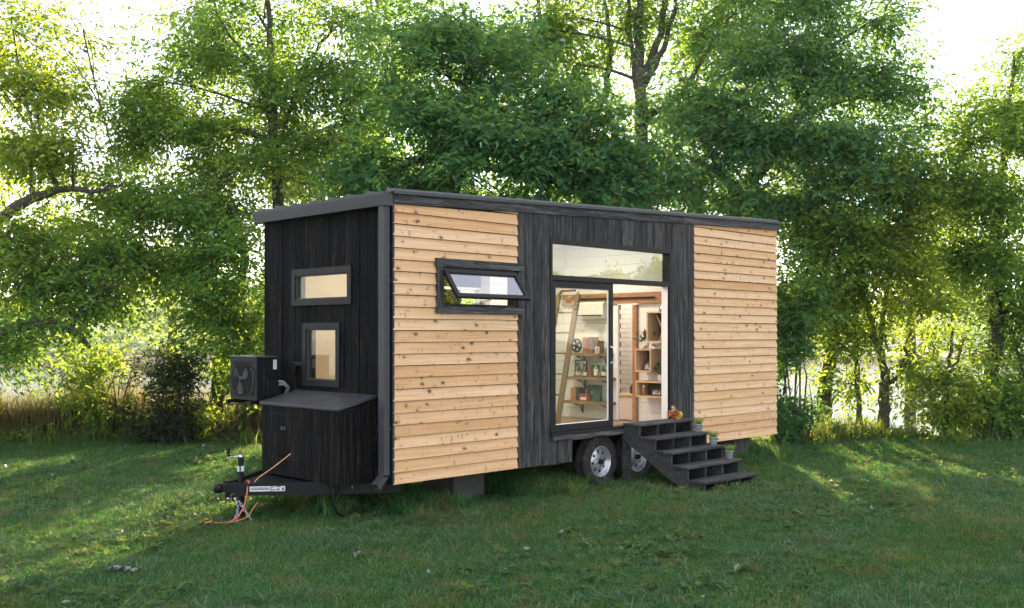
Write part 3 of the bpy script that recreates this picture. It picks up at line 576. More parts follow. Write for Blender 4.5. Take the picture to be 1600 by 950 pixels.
def scatter(name, proto, uv, scl, label, cat, tilt=.12):
    n = len(uv); u, v = uv[:, 0], uv[:, 1]; z = height(u, v)
    me = bpy.data.meshes.new(name); me.vertices.add(n)
    co = np.stack([CAM[0]+u*T[0]+v*F[0], CAM[1]+u*T[1]+v*F[1], z], -1); me.vertices.foreach_set('co', co.astype(np.float32).ravel())
    a = me.attributes.new('rot', 'FLOAT_VECTOR', 'POINT'); a.data.foreach_set('vector', np.stack([RNG.normal(0, tilt, n), RNG.normal(0, tilt, n), RNG.uniform(0, 6.28, n)], -1).astype(np.float32).ravel())
    a = me.attributes.new('scl', 'FLOAT_VECTOR', 'POINT'); a.data.foreach_set('vector', scl.astype(np.float32).ravel())
    o = bpy.data.objects.new(name, me); link(o); tag(o, label, cat, kind='stuff')
    g = bpy.data.node_groups.new(name, 'GeometryNodeTree')
    g.interface.new_socket('Geometry', in_out='INPUT', socket_type='NodeSocketGeometry'); g.interface.new_socket('Geometry', in_out='OUTPUT', socket_type='NodeSocketGeometry')
    gi, go = g.nodes.new('NodeGroupInput'), g.nodes.new('NodeGroupOutput'); oi = g.nodes.new('GeometryNodeObjectInfo'); oi.inputs[0].default_value = proto
    oi.inputs['As Instance'].default_value = True
    ip = g.nodes.new('GeometryNodeInstanceOnPoints'); L = g.links.new
    def att(nm):
        x = g.nodes.new('GeometryNodeInputNamedAttribute'); x.data_type = 'FLOAT_VECTOR'; x.inputs['Name'].default_value = nm; return x.outputs['Attribute']
    L(gi.outputs[0], ip.inputs['Points']); L(oi.outputs['Geometry'], ip.inputs['Instance']); L(att('rot'), ip.inputs['Rotation']); L(att('scl'), ip.inputs['Scale']); L(ip.outputs[0], go.inputs[0])
    md = o.modifiers.new('scatter', 'NODES'); md.node_group = g
    return o
def field(n, v0, v1, margin=2.2, keep=None):
    v = np.sqrt(RNG.uniform(v0**2, v1**2, n)); u = RNG.uniform(-1, 1, n)*(v*.515+margin); m = v < edge(u)+.3
    x = CAM[0]+u*T[0]+v*F[0]; y = CAM[1]+u*T[1]+v*F[1]
    m &= ~((x > 3.2) & (x < 4.85) & (y > .02) & (y < .4))       # wheels
    m &= ~((x > 3.95) & (x < 5.25) & (y > -1.4) & (y < -1.1))
    worn = np.exp(-(((x-4.6)/.9)**2+((y+1.75)/.45)**2)); worn = np.maximum(.55*worn, .8*np.exp(-(((u-4.0)/.75)**2+((v-8.9)/.35)**2))); worn = np.maximum(worn, .6*np.exp(-(((u-1.9)/.4)**2+((v-8.4)/.25)**2))); m &= RNG.uniform(size=n) > worn      # trodden ground before the steps
    m &= ~((x > 1.28) & (x < 1.83) & (y > .40) & (y < 1.04))
    if keep is not None: m &= keep(u, v)
    return np.stack([u, v], -1)[m]
def scale_of(uv, lo=.75, hi=1.25, s=5):
    k = RNG.uniform(lo, hi, len(uv))*(1+.3*vnoise(uv*.8, s, 3)); k = np.clip(k, .35, 2); return np.stack([k*.5+.5, k*.5+.5, k], -1)
for i, (n, v0, v1, nb, h) in enumerate([(14000, 5.2, 11, 90, .062), (12000, 5.2, 14.5, 80, .072), (20000, 11, 21, 70, .075), (12000, 14, 21, 70, .085)]):
    pr = tuft(nb, .15, h, .0046 if v1 < 12 else .0065, .75, GR, 'grass_tuft'); uv = field(n, v0, v1)
    scatter('grass', pr, uv, scale_of(uv), 'short mown lawn grass around the cabin', 'grass')
pr = tuft(44, .06, .145, .0072, .8, GB, 'coarse_tuft'); uv = field(8000, 5.2, 17, keep=lambda u, v: vnoise(np.stack([u, v], -1)*.9, 51, 3) > .22)
scatter('coarse_grass', pr, uv, scale_of(uv, .4, 1.0), 'coarse bluish grass tufts scattered through the lawn', 'grass', .2)
pr = tuft(40, .07, .24, .010, .7, GR, 'tall_tuft')
uv = np.stack([RNG.uniform(0, 1, 900), RNG.uniform(0, 1, 900)], -1)
xs = np.concatenate([RNG.uniform(.2, 3.3, 520), RNG.uniform(5.2, 8.4, 160), RNG.uniform(-.5, .2, 40)]); ys = np.concatenate([RNG.normal(.35, .28, 520), RNG.normal(.1, .25, 160), RNG.uniform(.6, 2.4, 40)])
kk = ~((xs > 1.0) & (xs < 2.0) & (ys < 1.1)); xs, ys = xs[kk], ys[kk]
dd = np.stack([xs-CAM[0], ys-CAM[1]], -1); uv = np.stack([dd@T, dd@F], -1)
scatter('tall_grass', pr, uv, scale_of(uv, .5, 1.2), 'longer grass growing up under the cabin', 'grass', .2)
# clover and plantain leaves, a few pale flowers
lv = Leaves(); uv = field(5200, 5.2, 17, keep=lambda u, v: vnoise(np.stack([u, v], -1)*.7, 61, 3) > .02); n = len(uv)
pts = np.stack([CAM[0]+uv[:, 0]*T[0]+uv[:, 1]*F[0], CAM[1]+uv[:, 0]*T[1]+uv[:, 1]*F[1], height(uv[:, 0], uv[:, 1])+.062], -1)
dr = RNG.normal(0, 1, (n, 3)); dr[:, 2] = np.abs(dr[:, 2])*.35+.15
lv.add(*sprays(pts, dr, 6, .085, .045, .09, .1, 1.2)); o = lv.build('clover', leafmat('clover_leaf', (.06, .125, .045), (.16, .22, .05), .35)); tag(o, 'clover and plantain leaves in the lawn', 'clover', kind='stuff')

# ---------------------------------------------------------------- the cabin on wheels
L_, W_, Z0 = 8.06, 2.594, .41
top = lambda x: 3.472+.0362*x
H = thing('tiny_house', 'black and cedar clad tiny house on wheels parked on the lawn', 'tiny house')
# shell
sh = MB()
def wall_long(x0, x1, z0, z1=None, y0=.032, y1=.12):
    a, b = (top(x0)+.1, top(x1)+.1) if z1 is None else (z1, z1)
    sh.hexa([(x0, y0, z0), (x1, y0, z0), (x1, y0, b), (x0, y0, a)], [(x0, y1, z0), (x1, y1, z0), (x1, y1, b), (x0, y1, a)])
wall_long(.032, .70, Z0); wall_long(.70, 1.92, Z0, 2.36); wall_long(.70, 1.92, 2.83); wall_long(1.92, 2.54, Z0); wall_long(2.54, 5.13, 3.26); wall_long(2.54, 2.967, Z0, .74); wall_long(5.13, L_, Z0)
def wall_front(y0, y1, z0, z1): sh.box(.03, .12, y0, y1, z0, z1)
wall_front(.12, .807, Z0, 3.55); wall_front(1.843, 2.5, Z0, 3.55); wall_front(.807, 1.843, 2.759, 3.55); wall_front(.807, 1.843, 2.10, 2.463); wall_front(.807, 1.031, 1.504, 2.10); wall_front(1.623, 1.843, 1.504, 2.10); wall_front(.807, 1.843, Z0, 1.504)
sh.box(7.96, L_, .12, 2.5, Z0, 3.8)
for x0, x1, z0, z1 in ((.03, 2.5, Z0, 3.55), (2.5, 3.7, Z0, 2.28), (2.5, 3.7, 2.75, 3.6), (3.7, L_, Z0, 3.62)): sh.box(x0, x1, 2.5, W_, z0, z1)
sh.build('wall', M['dark'], H)
MB().box(.12, 7.96, .12, 2.5, .66, .72).build('floor', M['floor'], H)
un = MB(); 
for y in (.42, 2.1): un.box(.1, 7.9, y, y+.08, .46, .655)
for x in np.arange(.6, 7.9, 1.2): un.box(x, x+.07, .5, 2.1, .5, .652)
un.build('chassis', M['black'], H)
# clapboards
def clap(x0, x1, z0, z1a, z1b):
    ya, yb = -.006+random.uniform(-.003, .002), .016
    MB().hexa([(x0, ya, z0), (x1, ya, z0), (x1, yb, z1b), (x0, yb, z1a)], [(x0, .03, z0), (x1, .03, z0), (x1, .0301, z1b), (x0, .0301, z1a)]).build('clapboard', M['cedar'], H)
EX = .1295
for xa, xb in ((.008, 1.949), (5.697, L_)):
    k = 0
    while Z0+k*EX < top(xb)-.012:
        z = Z0+k*EX; x0, x1 = xa, xb+random.uniform(-.004, .003)
        if xa < 1 and 15 <= k <= 18: x1 = .63
        jz = random.uniform(-.003, .003)*(k > 0)
        ta, tb = min(z+EX-.006, top(x0)), min(z+EX-.006, top(x1))
        if ta <= z+.004: x0 = x0+(z+.01-top(x0))/.0362; ta = z+.008
        clap(x0, x1, z+jz, ta, tb); k += 1
# charred vertical boards on the long side
def vboard_long(x0, x1, z0, z1a, z1b, g=.0045):
    y = .004+random.uniform(-.003, .003)
    MB().hexa([(x0+g, y, z0), (x1-g, y, z0), (x1-g, y, z1b), (x0+g, y, z1a)], [(x0+g, .03, z0), (x1-g, .03, z0), (x1-g, .03, z1b), (x0+g, .03, z1a)]).build('charred_board', M['char_sheen'], H)
for i in range(4):
    x0 = 1.951+i*.1455; vboard_long(x0, x0+.1455, Z0-.005+random.uniform(-.006, .006), top(x0), top(x0+.1455))
for i in range(18):
    x0 = 2.536+i*.1443; vboard_long(x0, x0+.1443, 3.262, top(x0), top(x0+.1443))
for i in range(3):
    x0 = 2.536+i*.1437; vboard_long(x0, x0+.1437, .40+random.uniform(-.006, .006), .742, .742)
for i in range(4):
    x0 = 5.137+i*.139; vboard_long(x0, x0+.139, Z0+.03+random.uniform(-.006, .006), top(x0), top(x0+.139))
# fascia board, drip edge, roof with standing seams
for x0, x1 in ((.01, 2.72), (2.72, 5.4), (5.4, 8.10)):
    MB().hexa([(x0+.001, -.016, top(x0)), (x1-.001, -.016, top(x1)), (x1-.001, -.016, top(x1)+.115), (x0+.001, -.016, top(x0)+.115)], [(x0+.001, .03, top(x0)), (x1-.001, .03, top(x1)), (x1-.001, .03, top(x1)+.115), (x0+.001, .03, top(x0)+.115)]).build('fascia_board', M['charh'], H)
RB = lambda x: top(x)+.117
def slab(x0, x1, y0, y1, za, zb): return [(x0, y0, RB(x0)+za), (x1, y0, RB(x1)+za), (x1, y0, RB(x1)+zb), (x0, y0, RB(x0)+zb)], [(x0, y1, RB(x0)+za), (x1, y1, RB(x1)+za), (x1, y1, RB(x1)+zb), (x0, y1, RB(x0)+zb)]
rf = MB().hexa(*slab(-.05, 8.13, -.02, 2.66, .004, .022)).build('roof', M['roof'], H)
MB().hexa(*slab(-.01, 8.14, -.045, -.021, -.014, .020)).build('drip_edge', M['gutter'], rf)
for i in range(8): y = .02+i*.37; MB().hexa(*slab(-.04, 8.12, y, y+.022, .023, .052)).build('standing_seam', M['roof'], rf)
MB().hexa([(.12, .12, top(.12)+.02), (7.96, .12, top(7.96)+.02), (7.96, .12, top(7.96)+.1), (.12, .12, top(.12)+.1)], [(.12, 2.5, top(.12)+.02), (7.96, 2.5, top(7.96)+.02), (7.96, 2.5, top(7.96)+.1), (.12, 2.5, top(.12)+.1)]).build('ceiling', M['white'], H)
# front: boards with the two windows cut out, corner trim, gutter, downspout
HOLES = [(.735, 1.93, 2.40, 2.825), (.96, 1.695, 1.44, 2.175)]
def vboard_front(y0, y1):
    pcs = {}; x = .006+random.uniform(-.004, .004); g = .003
    cuts = sorted({y0+g, y1-g, *[c for h in HOLES for c in h[:2] if y0+g < c < y1-g]})
    for a, b in zip(cuts, cuts[1:]):
        segs = [(Z0+.015, 3.53)]
        for h in HOLES:
            if a < h[1]-1e-6 and b > h[0]+1e-6:
                segs = [s for z0, z1 in segs for s in ((z0, min(z1, h[2])), (max(z0, h[3]), z1)) if s[1]-s[0] > .01]
        for z0, z1 in segs: pcs.setdefault((z0, z1) if len(cuts) == 2 or len(segs) > 1 else 'whole', MB()).box(x, .029, a, b, z0, z1)
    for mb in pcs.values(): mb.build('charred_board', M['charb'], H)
n = 18; w_ = (W_-.03)/n
for i in range(n): vboard_front(.03+i*w_, .03+(i+1)*w_)
MB().box(-.004, .026, -.004, .024, Z0, 3.46).build('corner_trim', M['black'], H)
MB().box(.0, .008, -.010, .005, Z0-.004, 3.462).build('corner_flashing', M['gutter'], H)
gp = [(0, 3.60), (-.012, 3.60), (-.012, 3.47), (-.09, 3.47), (-.105, 3.56), (-.118, 3.57), (-.118, 3.592), (-.13, 3.592), (-.13, 3.555), (-.118, 3.54), (-.100, 3.446), (0, 3.446)]
gp = [(0, 3.60), (-.008, 3.60), (-.008, 3.452), (-.104, 3.452), (-.116, 3.560), (-.122, 3.592), (-.130, 3.592), (-.130, 3.560), (-.112, 3.444), (0, 3.444)]
gu = MB().prism(gp, lambda p, q, t: (p, t, q), -.006, 2.63).build('gutter', M['gutter'], H)
for y in (-.010, 2.63): MB().prism([(0, 3.60), (-.13, 3.594), (-.13, 3.558), (-.112, 3.443), (0, 3.443)], lambda p, q, t: (p, t, q), y, y+.004).build('end_cap', M['gutter'], gu)
ds = MB().box(-.095, -.018, .022, .125, .50, 3.443).build('downspout', M['gutter'], H)
for z in (1.0, 2.62): MB().box(-.098, -.01, .018, .129, z, z+.03).build('pipe_strap', M['gutter'], ds)
el = MB(); a = [(-.095, .022, .515), (-.018, .022, .515), (-.018, .125, .515), (-.095, .125, .515)]
b = [(-.17, .028, .40), (-.10, .022, .335), (-.10, .125, .335), (-.17, .119, .40)]; c_ = [(-.19, .022, .425), (-.145, .022, .365), (-.145, .125, .365), (-.19, .125, .425)]
for p, q in ((a, c_),): el.add(p+q, [(i, (i+1) % 4, (i+1) % 4+4, i+4) for i in range(4)])
el.build('elbow', M['gutter'], ds)
def frame4(x, y0, y1, z0, z1, t, d0, d1, parent, mat, name='window_frame', axis='x'):
    mb = MB()
    for a, b, c, d in ((y0, y1, z0, z0+t), (y0, y1, z1-t, z1), (y0, y0+t, z0+t, z1-t), (y1-t, y1, z0+t, z1-t)):
        if axis == 'x': mb.box(d0, d1, a, b, c, d)
        else: mb.box(a, b, d0, d1, c, d)
    return mb.build(name, mat, parent, bevel=.003)
for (y0, y1, z0, z1), g in ((( .727, 1.935, 2.39, 2.833), .078), ((.952, 1.703, 1.432, 2.183), .076)):
    f = frame4(0, y0, y1, z0, z1, g, -.022, .06, H, M['frame'], 'front_window')
    MB().box(.02, .026, y0+g-.004, y1-g+.004, z0+g-.004, z1-g+.004).build('pane', M['glass'], f)
    frame4(0, y0+g-.001, y1-g+.001, z0+g-.001, z1-g+.001, .014, -.006, .05, f, M['metal'], 'glazing_bead')
# awning window, propped open
aw = MB()
tr1 = MB().box(.606, 2.036, -.032, -.007, 2.822, 2.912).build('window_trim', M['charh'], H)
MB().box(.616, 2.030, -.030, -.007, 2.286, 2.368).build('window_trim', M['charh'], H)
MB().box(.626, .72, -.028, -.007, 2.369, 2.821).build('window_trim', M['char_sheen'], H)
fr = frame4(0, .7205, 1.915, 2.3685, 2.8215, .03, -.004, .12, H, M['black'], 'window_frame', 'y')
sa = Vector((0, -.012, 2.785)); ph = math.atan2(.245, .328); dz = Vector((0, -math.sin(ph), -math.cos(ph))); nn = Vector((0, -math.cos(ph), math.sin(ph)))
def sash_box(mb, x0, x1, s0, s1, d0, d1):
    q = lambda x, s, d: Vector((x, 0, 0))+sa+dz*s+nn*d
    return mb.hexa([q(x0, s0, d0), q(x1, s0, d0), q(x1, s1, d0), q(x0, s1, d0)], [q(x0, s0, d1), q(x1, s0, d1), q(x1, s1, d1), q(x0, s1, d1)])
mb = MB(); SL = .405
for a in ((.715, 1.905, 0, .055), (.715, 1.905, SL-.055, SL), (.715, .775, .055, SL-.055), (1.845, 1.905, .055, SL-.055)): sash_box(mb, *a, -.02, .02)
s_ = mb.build('awning_sash', M['frame'], H, bevel=.003)
sash_box(MB(), .772, 1.848, .052, SL-.052, -.004, .004).build('pane', M['glass2'], s_)
mb = MB().tube([(1.3, -.02, 2.405), (1.34, -.05, 2.412), (1.22, -.09, 2.42), (1.30, -.2, 2.45)], .008, 6); mb.box(1.24, 1.42, -.022, .01, 2.398, 2.412)
mb.build('window_crank', M['steel'], s_)
# door: transom, sliding leaf, open half
fr = MB()
X0, X1, ZB, ZT = 2.532, 5.138, .748, 3.262
fr.box(X0, X0+.04, -.012, .125, ZB+.05, ZT); fr.box(X1-.075, X1, -.012, .125, ZB+.05, ZT); fr.box(X0+.04, X1-.075, -.012, .125, ZT-.055, ZT); fr.box(X0+.04, X1-.075, -.010, .125, 2.735, 2.800)
fr.box(X0, X1, -.03, .125, ZB+.012, ZB+.048)
df = fr.build('door_frame', M['frame'], H, bevel=.003)
MB().box(X0+.03, 5.14, -.036, .03, .70, .757).build('sill_board', M['charh'], df)
MB().box(X0+.04, X1-.075, .05, .056, 2.80, ZT-.055).build('transom_pane', M['glass3'], df)
MB().box(X1-.09, X1-.0755, .02, .124, ZB+.06, 2.734).build('white_jamb', M['white'], df)
MB().box(X1-.082, X1-.0757, .0, .018, ZB+.06, 2.734).build('jamb_track', M['black'], df)
lf = frame4(0, 2.574, 3.818, .80, 2.733, .09, .02, .06, H, M['frame'], 'sliding_door', 'y')
MB().box(2.66, 3.73, .038, .044, .885, 2.648).build('pane', M['glass'], lf)
MB().tube([(3.765, .02, 1.66), (3.765, -.035, 1.68), (3.765, -.045, 1.76), (3.765, -.035, 1.86), (3.765, .02, 1.88)], .011, 8).build('door_handle', M['white'], lf)
frame4(0, 2.661, 3.729, .886, 2.647, .012, .030, .052, lf, M['white'], 'glazing_bead', 'y')
# storage box on the tongue
sb = MB()
bx0, by0, by1 = -.5, .27, 1.82
sb.hexa([(bx0+.012, by0+.012, .43), (-.001, by0+.012, .43), (-.001, by0+.012, 1.33), (bx0+.012, by0+.012, 1.22)], [(bx0+.012, by1-.012, .43), (-.001, by1-.012, .43), (-.001, by1-.012, 1.33), (bx0+.012, by1-.012, 1.22)])
SB = sb.build('storage_box', M['black'], H)
for i, (a, b) in enumerate(((-.5, -.33), (-.33, -.165), (-.165, -.001))):
    za, zb = 1.235-.02+(a+.5)*.23, 1.235-.02+(b+.5)*.23
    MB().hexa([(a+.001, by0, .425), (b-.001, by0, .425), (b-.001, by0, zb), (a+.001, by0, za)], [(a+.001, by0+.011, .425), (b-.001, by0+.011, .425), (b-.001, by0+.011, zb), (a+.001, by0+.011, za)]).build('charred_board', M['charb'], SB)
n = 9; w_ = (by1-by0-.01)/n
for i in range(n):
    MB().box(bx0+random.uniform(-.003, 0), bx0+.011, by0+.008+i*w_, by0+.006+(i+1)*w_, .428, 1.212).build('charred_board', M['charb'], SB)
frame4(0, 1.08, 1.66, .62, 1.14, .006, bx0-.005, bx0-.001, SB, M['dark'], 'hatch_seam')
MB().box(bx0-.014, bx0-.003, 1.30, 1.40, .955, .99).box(bx0-.02, bx0-.003, 1.35, 1.39, .95, .995).build('latch', M['metal'], SB)
MB().hexa([(-.525, by0-.018, 1.225), (-.001, by0-.018, 1.345), (-.001, by0-.018, 1.378), (-.525, by0-.018, 1.258)], [(-.525, by1+.018, 1.225), (-.001, by1+.018, 1.345), (-.001, by1+.018, 1.378), (-.525, by1+.018, 1.258)]).build('lid', M['lid'], SB, bevel=.004)
# trailer tongue, coupler, jack
tg = MB().beam((.2, .12, .36), (-1.2, 1.215, .36), .06, .135).beam((.2, 2.47, .36), (-1.2, 1.375, .36), .06, .135).build('tongue', M['black'], H)
MB().prism([(.1, .3), (-1.12, 1.24), (-1.12, 1.35), (.1, 2.3)], lambda p, q, t: (p, q, t), .385, .40).build('tongue_pan', M['black'], H)
d = (Vector((-1.2, 1.215, 0))-Vector((.2, .12, 0))).normalized(); nrm = Vector((d.y, -d.x, 0)); nrm = -nrm if nrm.y > 0 else nrm
def on_beam(s, z, off): q = Vector((.2, .12, 0))+d*s+nrm*(.03+off); return (q.x, q.y, z)
def patch(name, s0, s1, z0, z1, off, mat, par): return MB().hexa([on_beam(s1, z0, off), on_beam(s0, z0, off), on_beam(s0, z1, off), on_beam(s1, z1, off)], [on_beam(s1, z0, off-.0015), on_beam(s0, z0, off-.0015), on_beam(s0, z1, off-.0015), on_beam(s1, z1, off-.0015)]).build(name, mat, par)
st = patch('sticker', 1.40, 1.62, .338, .393, .002, M['sticker'], tg); 
st2 = patch('sticker', 1.245, 1.39, .338, .393, .002, M['sticker'], tg)
for k in range(16): s0 = 1.415+k*.0125; patch('print', s0, s0+.008, .352 if k % 3 else .346, .374+.004*(k % 2), .004, M['ink'], st) if k < 0 else None
ink = MB()
def inkp(s0, s1, z0, z1): ink.add([on_beam(s1, z0, .0035), on_beam(s0, z0, .0035), on_beam(s0, z1, .0035), on_beam(s1, z1, .0035)], [(0, 1, 2, 3)])
for k in range(15): s0 = 1.412+k*.0132; inkp(s0, s0+.009, .354, .372+.006*(k % 2))
for k in range(10): s0 = 1.42+k*.018; inkp(s0, s0+.012, .379, .384)
inkp(1.36, 1.38, .376, .390); inkp(1.352, 1.384, .346, .36); inkp(1.256, 1.278, .345, .378); inkp(1.30, 1.34, .35, .366); inkp(1.29, 1.34, .381, .3925)
ink.build('print', M['ink'], st)
cp = MB(); cp.hexa([(-1.16, 1.17, .30), (-1.16, 1.42, .30), (-1.16, 1.42, .425), (-1.16, 1.17, .425)], [(-1.33, 1.25, .345), (-1.33, 1.34, .345), (-1.33, 1.34, .415), (-1.33, 1.25, .415)])
cp.lathe([(0, -.05), (.045, -.05), (.05, 0), (.042, .04), (0, .05)], (-1.36, 1.295, .385), 'z', 14); cp.beam((-1.18, 1.295, .43), (-1.30, 1.295, .445), .03, .02)
cp.beam((-1.22, 1.2, .24), (-1.22, 1.2, .31), .05, .02).beam((-1.27, 1.26, .24), (-1.27, 1.26, .34), .05, .02)
cp.build('coupler', M['black'], tg)
mb = MB()
for (x, y) in ((-1.225, 1.19), (-1.275, 1.25)): mb.lathe([(0, -.012), (.016, -.012), (.016, .012), (0, .012)], (x, y-.012, .265), 'y', 10)
mb.build('bolt', M['steel'], tg)
mb = MB().lathe([(0, -.006), (.035, -.006), (.035, .006), (.02, .016), (0, .018)], (-.20, .43-.012, .362), 'y', 12); mb.build('marker_light', plain('amber_marker', (.25, .16, .06), .3), tg)
jk = MB().tube([(-1.085, 1.295, .02), (-1.085, 1.295, .69)], .031, 14); jk.tube([(-1.085, 1.295, 0), (-1.085, 1.295, .35)], .038, 14); jk.box(-1.17, -1.0, 1.21, 1.38, 0, .012)
JK = jk.build('jack', M['black'], H)
MB().lathe([(0, 0), (.036, 0), (.036, .02), (.018, .032), (0, .034)], (-1.085, 1.295, .69), 'z', 14).build('cap', M['steel'], JK)
MB().tube([(-1.085, 1.295, .712), (-1.15, 1.31, .70), (-1.2, 1.325, .705), (-1.215, 1.33, .72)], .009, 6).build('crank', M['steel'], JK)
MB().tube([(-1.215, 1.33, .715), (-1.22, 1.33, .80)], .017, 8).build('crank_grip', M['black'], JK)
MB().box(-1.118, -1.1165, 1.275, 1.315, .54, .60).box(-1.105, -1.065, 1.2622, 1.2635, .54, .60).build('sticker', M['sticker'], JK)
cb = MB()
for k, dx in enumerate((0, .05)): cb.tube([(-.42+dx, .49, .43), (-.45+dx, .46, .36), (-.46+dx, .45, .22), (-.40+dx, .46, .10), (-.3+dx, .5, .05), (-.1, .6, .04)] if k == 0 else [(-.42, .49, .43), (-.37, .47, .40), (-.38, .45, .30), (-.44, .45, .2)], .011, 7)
cb.build('brake_cable', M['black'], tg)
def chain(name, pts, par):
    mb = MB(); pts = [Vector(p) for p in pts]
    for i, (p, q) in enumerate(zip(pts, pts[1:])):
        dd = (q-p).normalized(); sx = dd.cross(Vector((0, 1, .2))).normalized(); sy = dd.cross(sx); side = sx if i % 2 else sy; m = (p+q)/2; l = (q-p).length*.72
        ring = [m+dd*l*math.cos(a)+side*.014*math.sin(a) for a in np.linspace(0, 2*math.pi, 9)]; mb.tube(ring, .0045, 5, False)
    return mb.build(name, M['zinc'], par)
chain('safety_chain', [(-1.225+.004*i*(i % 2)+.02*math.sin(i*.7), 1.175-.006*i, .25-.030*i) for i in range(9)], tg)
chain('safety_chain', [(-1.19+.022*i*.6, 1.16-.012*i, .24-.028*i) for i in range(9)], tg)
# wheels
def wheel(x):
    c = (x, .17, .335); o = bpy.data.objects.new('wheel', None); link(o, H); o.location = (0, 0, 0); ROOT[o] = Vector((0, 0, 0))
    prof = [(.205, -.085), (.225, -.098), (.27, -.104), (.315, -.098), (.340, -.088), (.350, -.074)]
    for y in (-.05, -.02, .01, .04): prof += [(.352, y-.012), (.352, y+.008), (.343, y+.010), (.343, y+.016)]
    prof += [(.352, .066), (.345, .08), (.315, .098), (.25, .1), (.205, .09)]
    ty = MB().lathe(prof, c, 'y', 56); 
    for k in range(56):
        a = 2*math.pi*k/56
        for ya, yb in ((-.078, -.052), (.03, .06)):
            p = [(c[0]+r*math.cos(a+da), c[1]+y, c[2]+r*math.sin(a+da)) for r in (.349, .3565) for da, y in ((0, ya), (.05, ya), (.07, yb), (.02, yb))]
            ty.hexa(p[:4], p[4:])
    ty.build('tyre', M['rubber'], o)
    rm = MB().lathe([(.208, -.075), (.213, -.092), (.205, -.098), (.196, -.090), (.188, -.05), (.170, -.035), (.165, -.03)], c, 'y', 48)
    NA = 48; rr = [.165, .152, .112, .085, .06, .03]; yy = [-.03, -.048, -.055, -.062, -.066, -.07]; vs = []
    for r, y in zip(rr, yy):
        for k in range(NA): a = 2*math.pi*k/NA; vs.append((c[0]+r*math.cos(a), c[1]+y, c[2]+r*math.sin(a)))
    fs = [(i*NA+k, i*NA+(k+1) % NA, (i+1)*NA+(k+1) % NA, (i+1)*NA+k) for i in range(5) for k in range(NA) if not (i == 1 and k % 6 in (0, 1))]
    rm.add(vs, fs, True); rm.build('rim', M['rim'], o)
    MB().lathe([(0, -.0), (.2, -.0)], c, 'y', 24).build('brake_drum', M['dark'], o)
    MB().lathe([(0, -.125), (.028, -.125), (.034, -.115), (.036, -.068), (.045, -.064)], c, 'y', 18).build('hub_cap', M['black'], o)
    for k in range(6):
        a = 2*math.pi*k/6+.3; MB().lathe([(0, -.085), (.008, -.085), (.010, -.078), (.010, -.06)], (c[0]+.066*math.cos(a), c[1], c[2]+.066*math.sin(a)), 'y', 6, False).build('lug_nut', M['steel'], o)
    return o
w1 = wheel(3.63)
w2 = w1.copy(); COL.objects.link(w2); w2.location = (.80, 0, 0)
for ch in list(w1.children): c2 = ch.copy(); COL.objects.link(c2); c2.parent = w2
# mudguard behind the wheels
MB().box(3.0, 5.12, .44, .46, .30, .655).build('wheel_well', M['dark'], H)

# ---------------------------------------------------------------- interior (seen through the door and windows)
IX = 5.38
def slats(axis, a0, a1, z0, z1, d0, d1, name='shiplap_wall', mat='white', step=.15):
    mb = MB(); z = z0
    while z < z1-.02:
        b = min(z+step-.004, z1)
        if axis == 'x': mb.box(d0, d1, a0, a1, z, b)
        else: mb.box(a0, a1, d0, d1, z, b)
        z += step
    return mb.build(name, M[mat], H, kind='stuff')
slats('x', .12, .80, .72, 3.62, IX, IX+.05); slats('x', 1.28, 2.5, .72, 3.62, IX, IX+.05); slats('x', .80, 1.28, 2.52, 3.62, IX, IX+.05)
slats('y', 2.3, 2.5, .72, 3.55, 2.488, 2.499); slats('y', 3.7, IX, .72, 3.6, 2.30, 2.499); slats('y', 2.5, 3.7, .72, 2.26, 2.488, 2.499)
slats('y', 5.43, 7.95, .72, 3.6, .121, .13); slats('y', 2.0, 2.5, .72, 3.5, .121, .128)
MB().box(.121, 2.3, 2.49, 2.4995, .72, 3.49).build('plywood_wall', M['ply'], H)
MB().box(.121, .128, 1.9, 2.49, .72, 3.45).box(.121, .128, .121, .74, .72, 3.45).build('plywood_wall', M['ply'], H)
f = frame4(0, 2.5, 3.7, 2.28, 2.75, .04, 2.49, 2.6, H, M['white'], 'rear_window', 'y'); MB().box(2.53, 3.67, 2.55, 2.555, 2.31, 2.72).build('pane', M['glass'], f)
# bathroom recess with subway tile
tl = MB().box(6.3, 6.32, .5, 1.7, .72, 2.6).build('tile_wall', M['grout'], H)
mb = MB()
for r in range(24):
    for k in range(9):
        y = .55+k*.155-(.0775 if r % 2 else 0); z = 1.0+r*.0765; mb.box(6.288, 6.299, y+.002, y+.153, z+.002, z+.0745)
mb.build('tile', M['tile'], tl, kind='stuff')
MB().box(IX-.02, IX+.3, .82, 1.27, 1.10, 1.135).build('ledge', M['oak'], H)
MB().box(IX+.005, IX+.03, .82, 1.27, .74, 1.095).build('bath_panel', M['linen'], H)
MB().box(IX-.04, IX+.01, 1.165, 1.30, .73, 2.5).build('sliding_inner_door', M['white'], H)
MB().box(IX-.05, IX+.02, .80, .876, .722, 2.50).build('timber_post', M['pine'], H)
bm_ = MB().box(IX-.07, IX, .125, 2.29, 2.515, 2.68).build('timber_beam', M['pine'], H)
MB().tube([(IX-.10, .42, 2.60), (IX-.10, 1.9, 2.60)], .013, 8).build('door_rail', M['black'], bm_)
def cubby(y0, y1, z0, z1, dep=.28):
    t = .022; mb = MB(); x0 = IX-dep; mb.box(x0, IX-.001, y0, y1, z0, z0+t); mb.box(x0, IX-.001, y0, y1, z1-t, z1); mb.box(x0, IX-.001, y0, y0+t, z0+t, z1-t); mb.box(x0, IX-.001, y1-t, y1, z0+t, z1-t)
    o = mb.build('box_shelf', M['oak'], H); MB().box(IX-.012, IX-.004, y0+t, y1-t, z0+t, z1-t).build('back_panel', plain('dark_back', (.10, .09, .07), .7), o); return o
XS = IX-.28
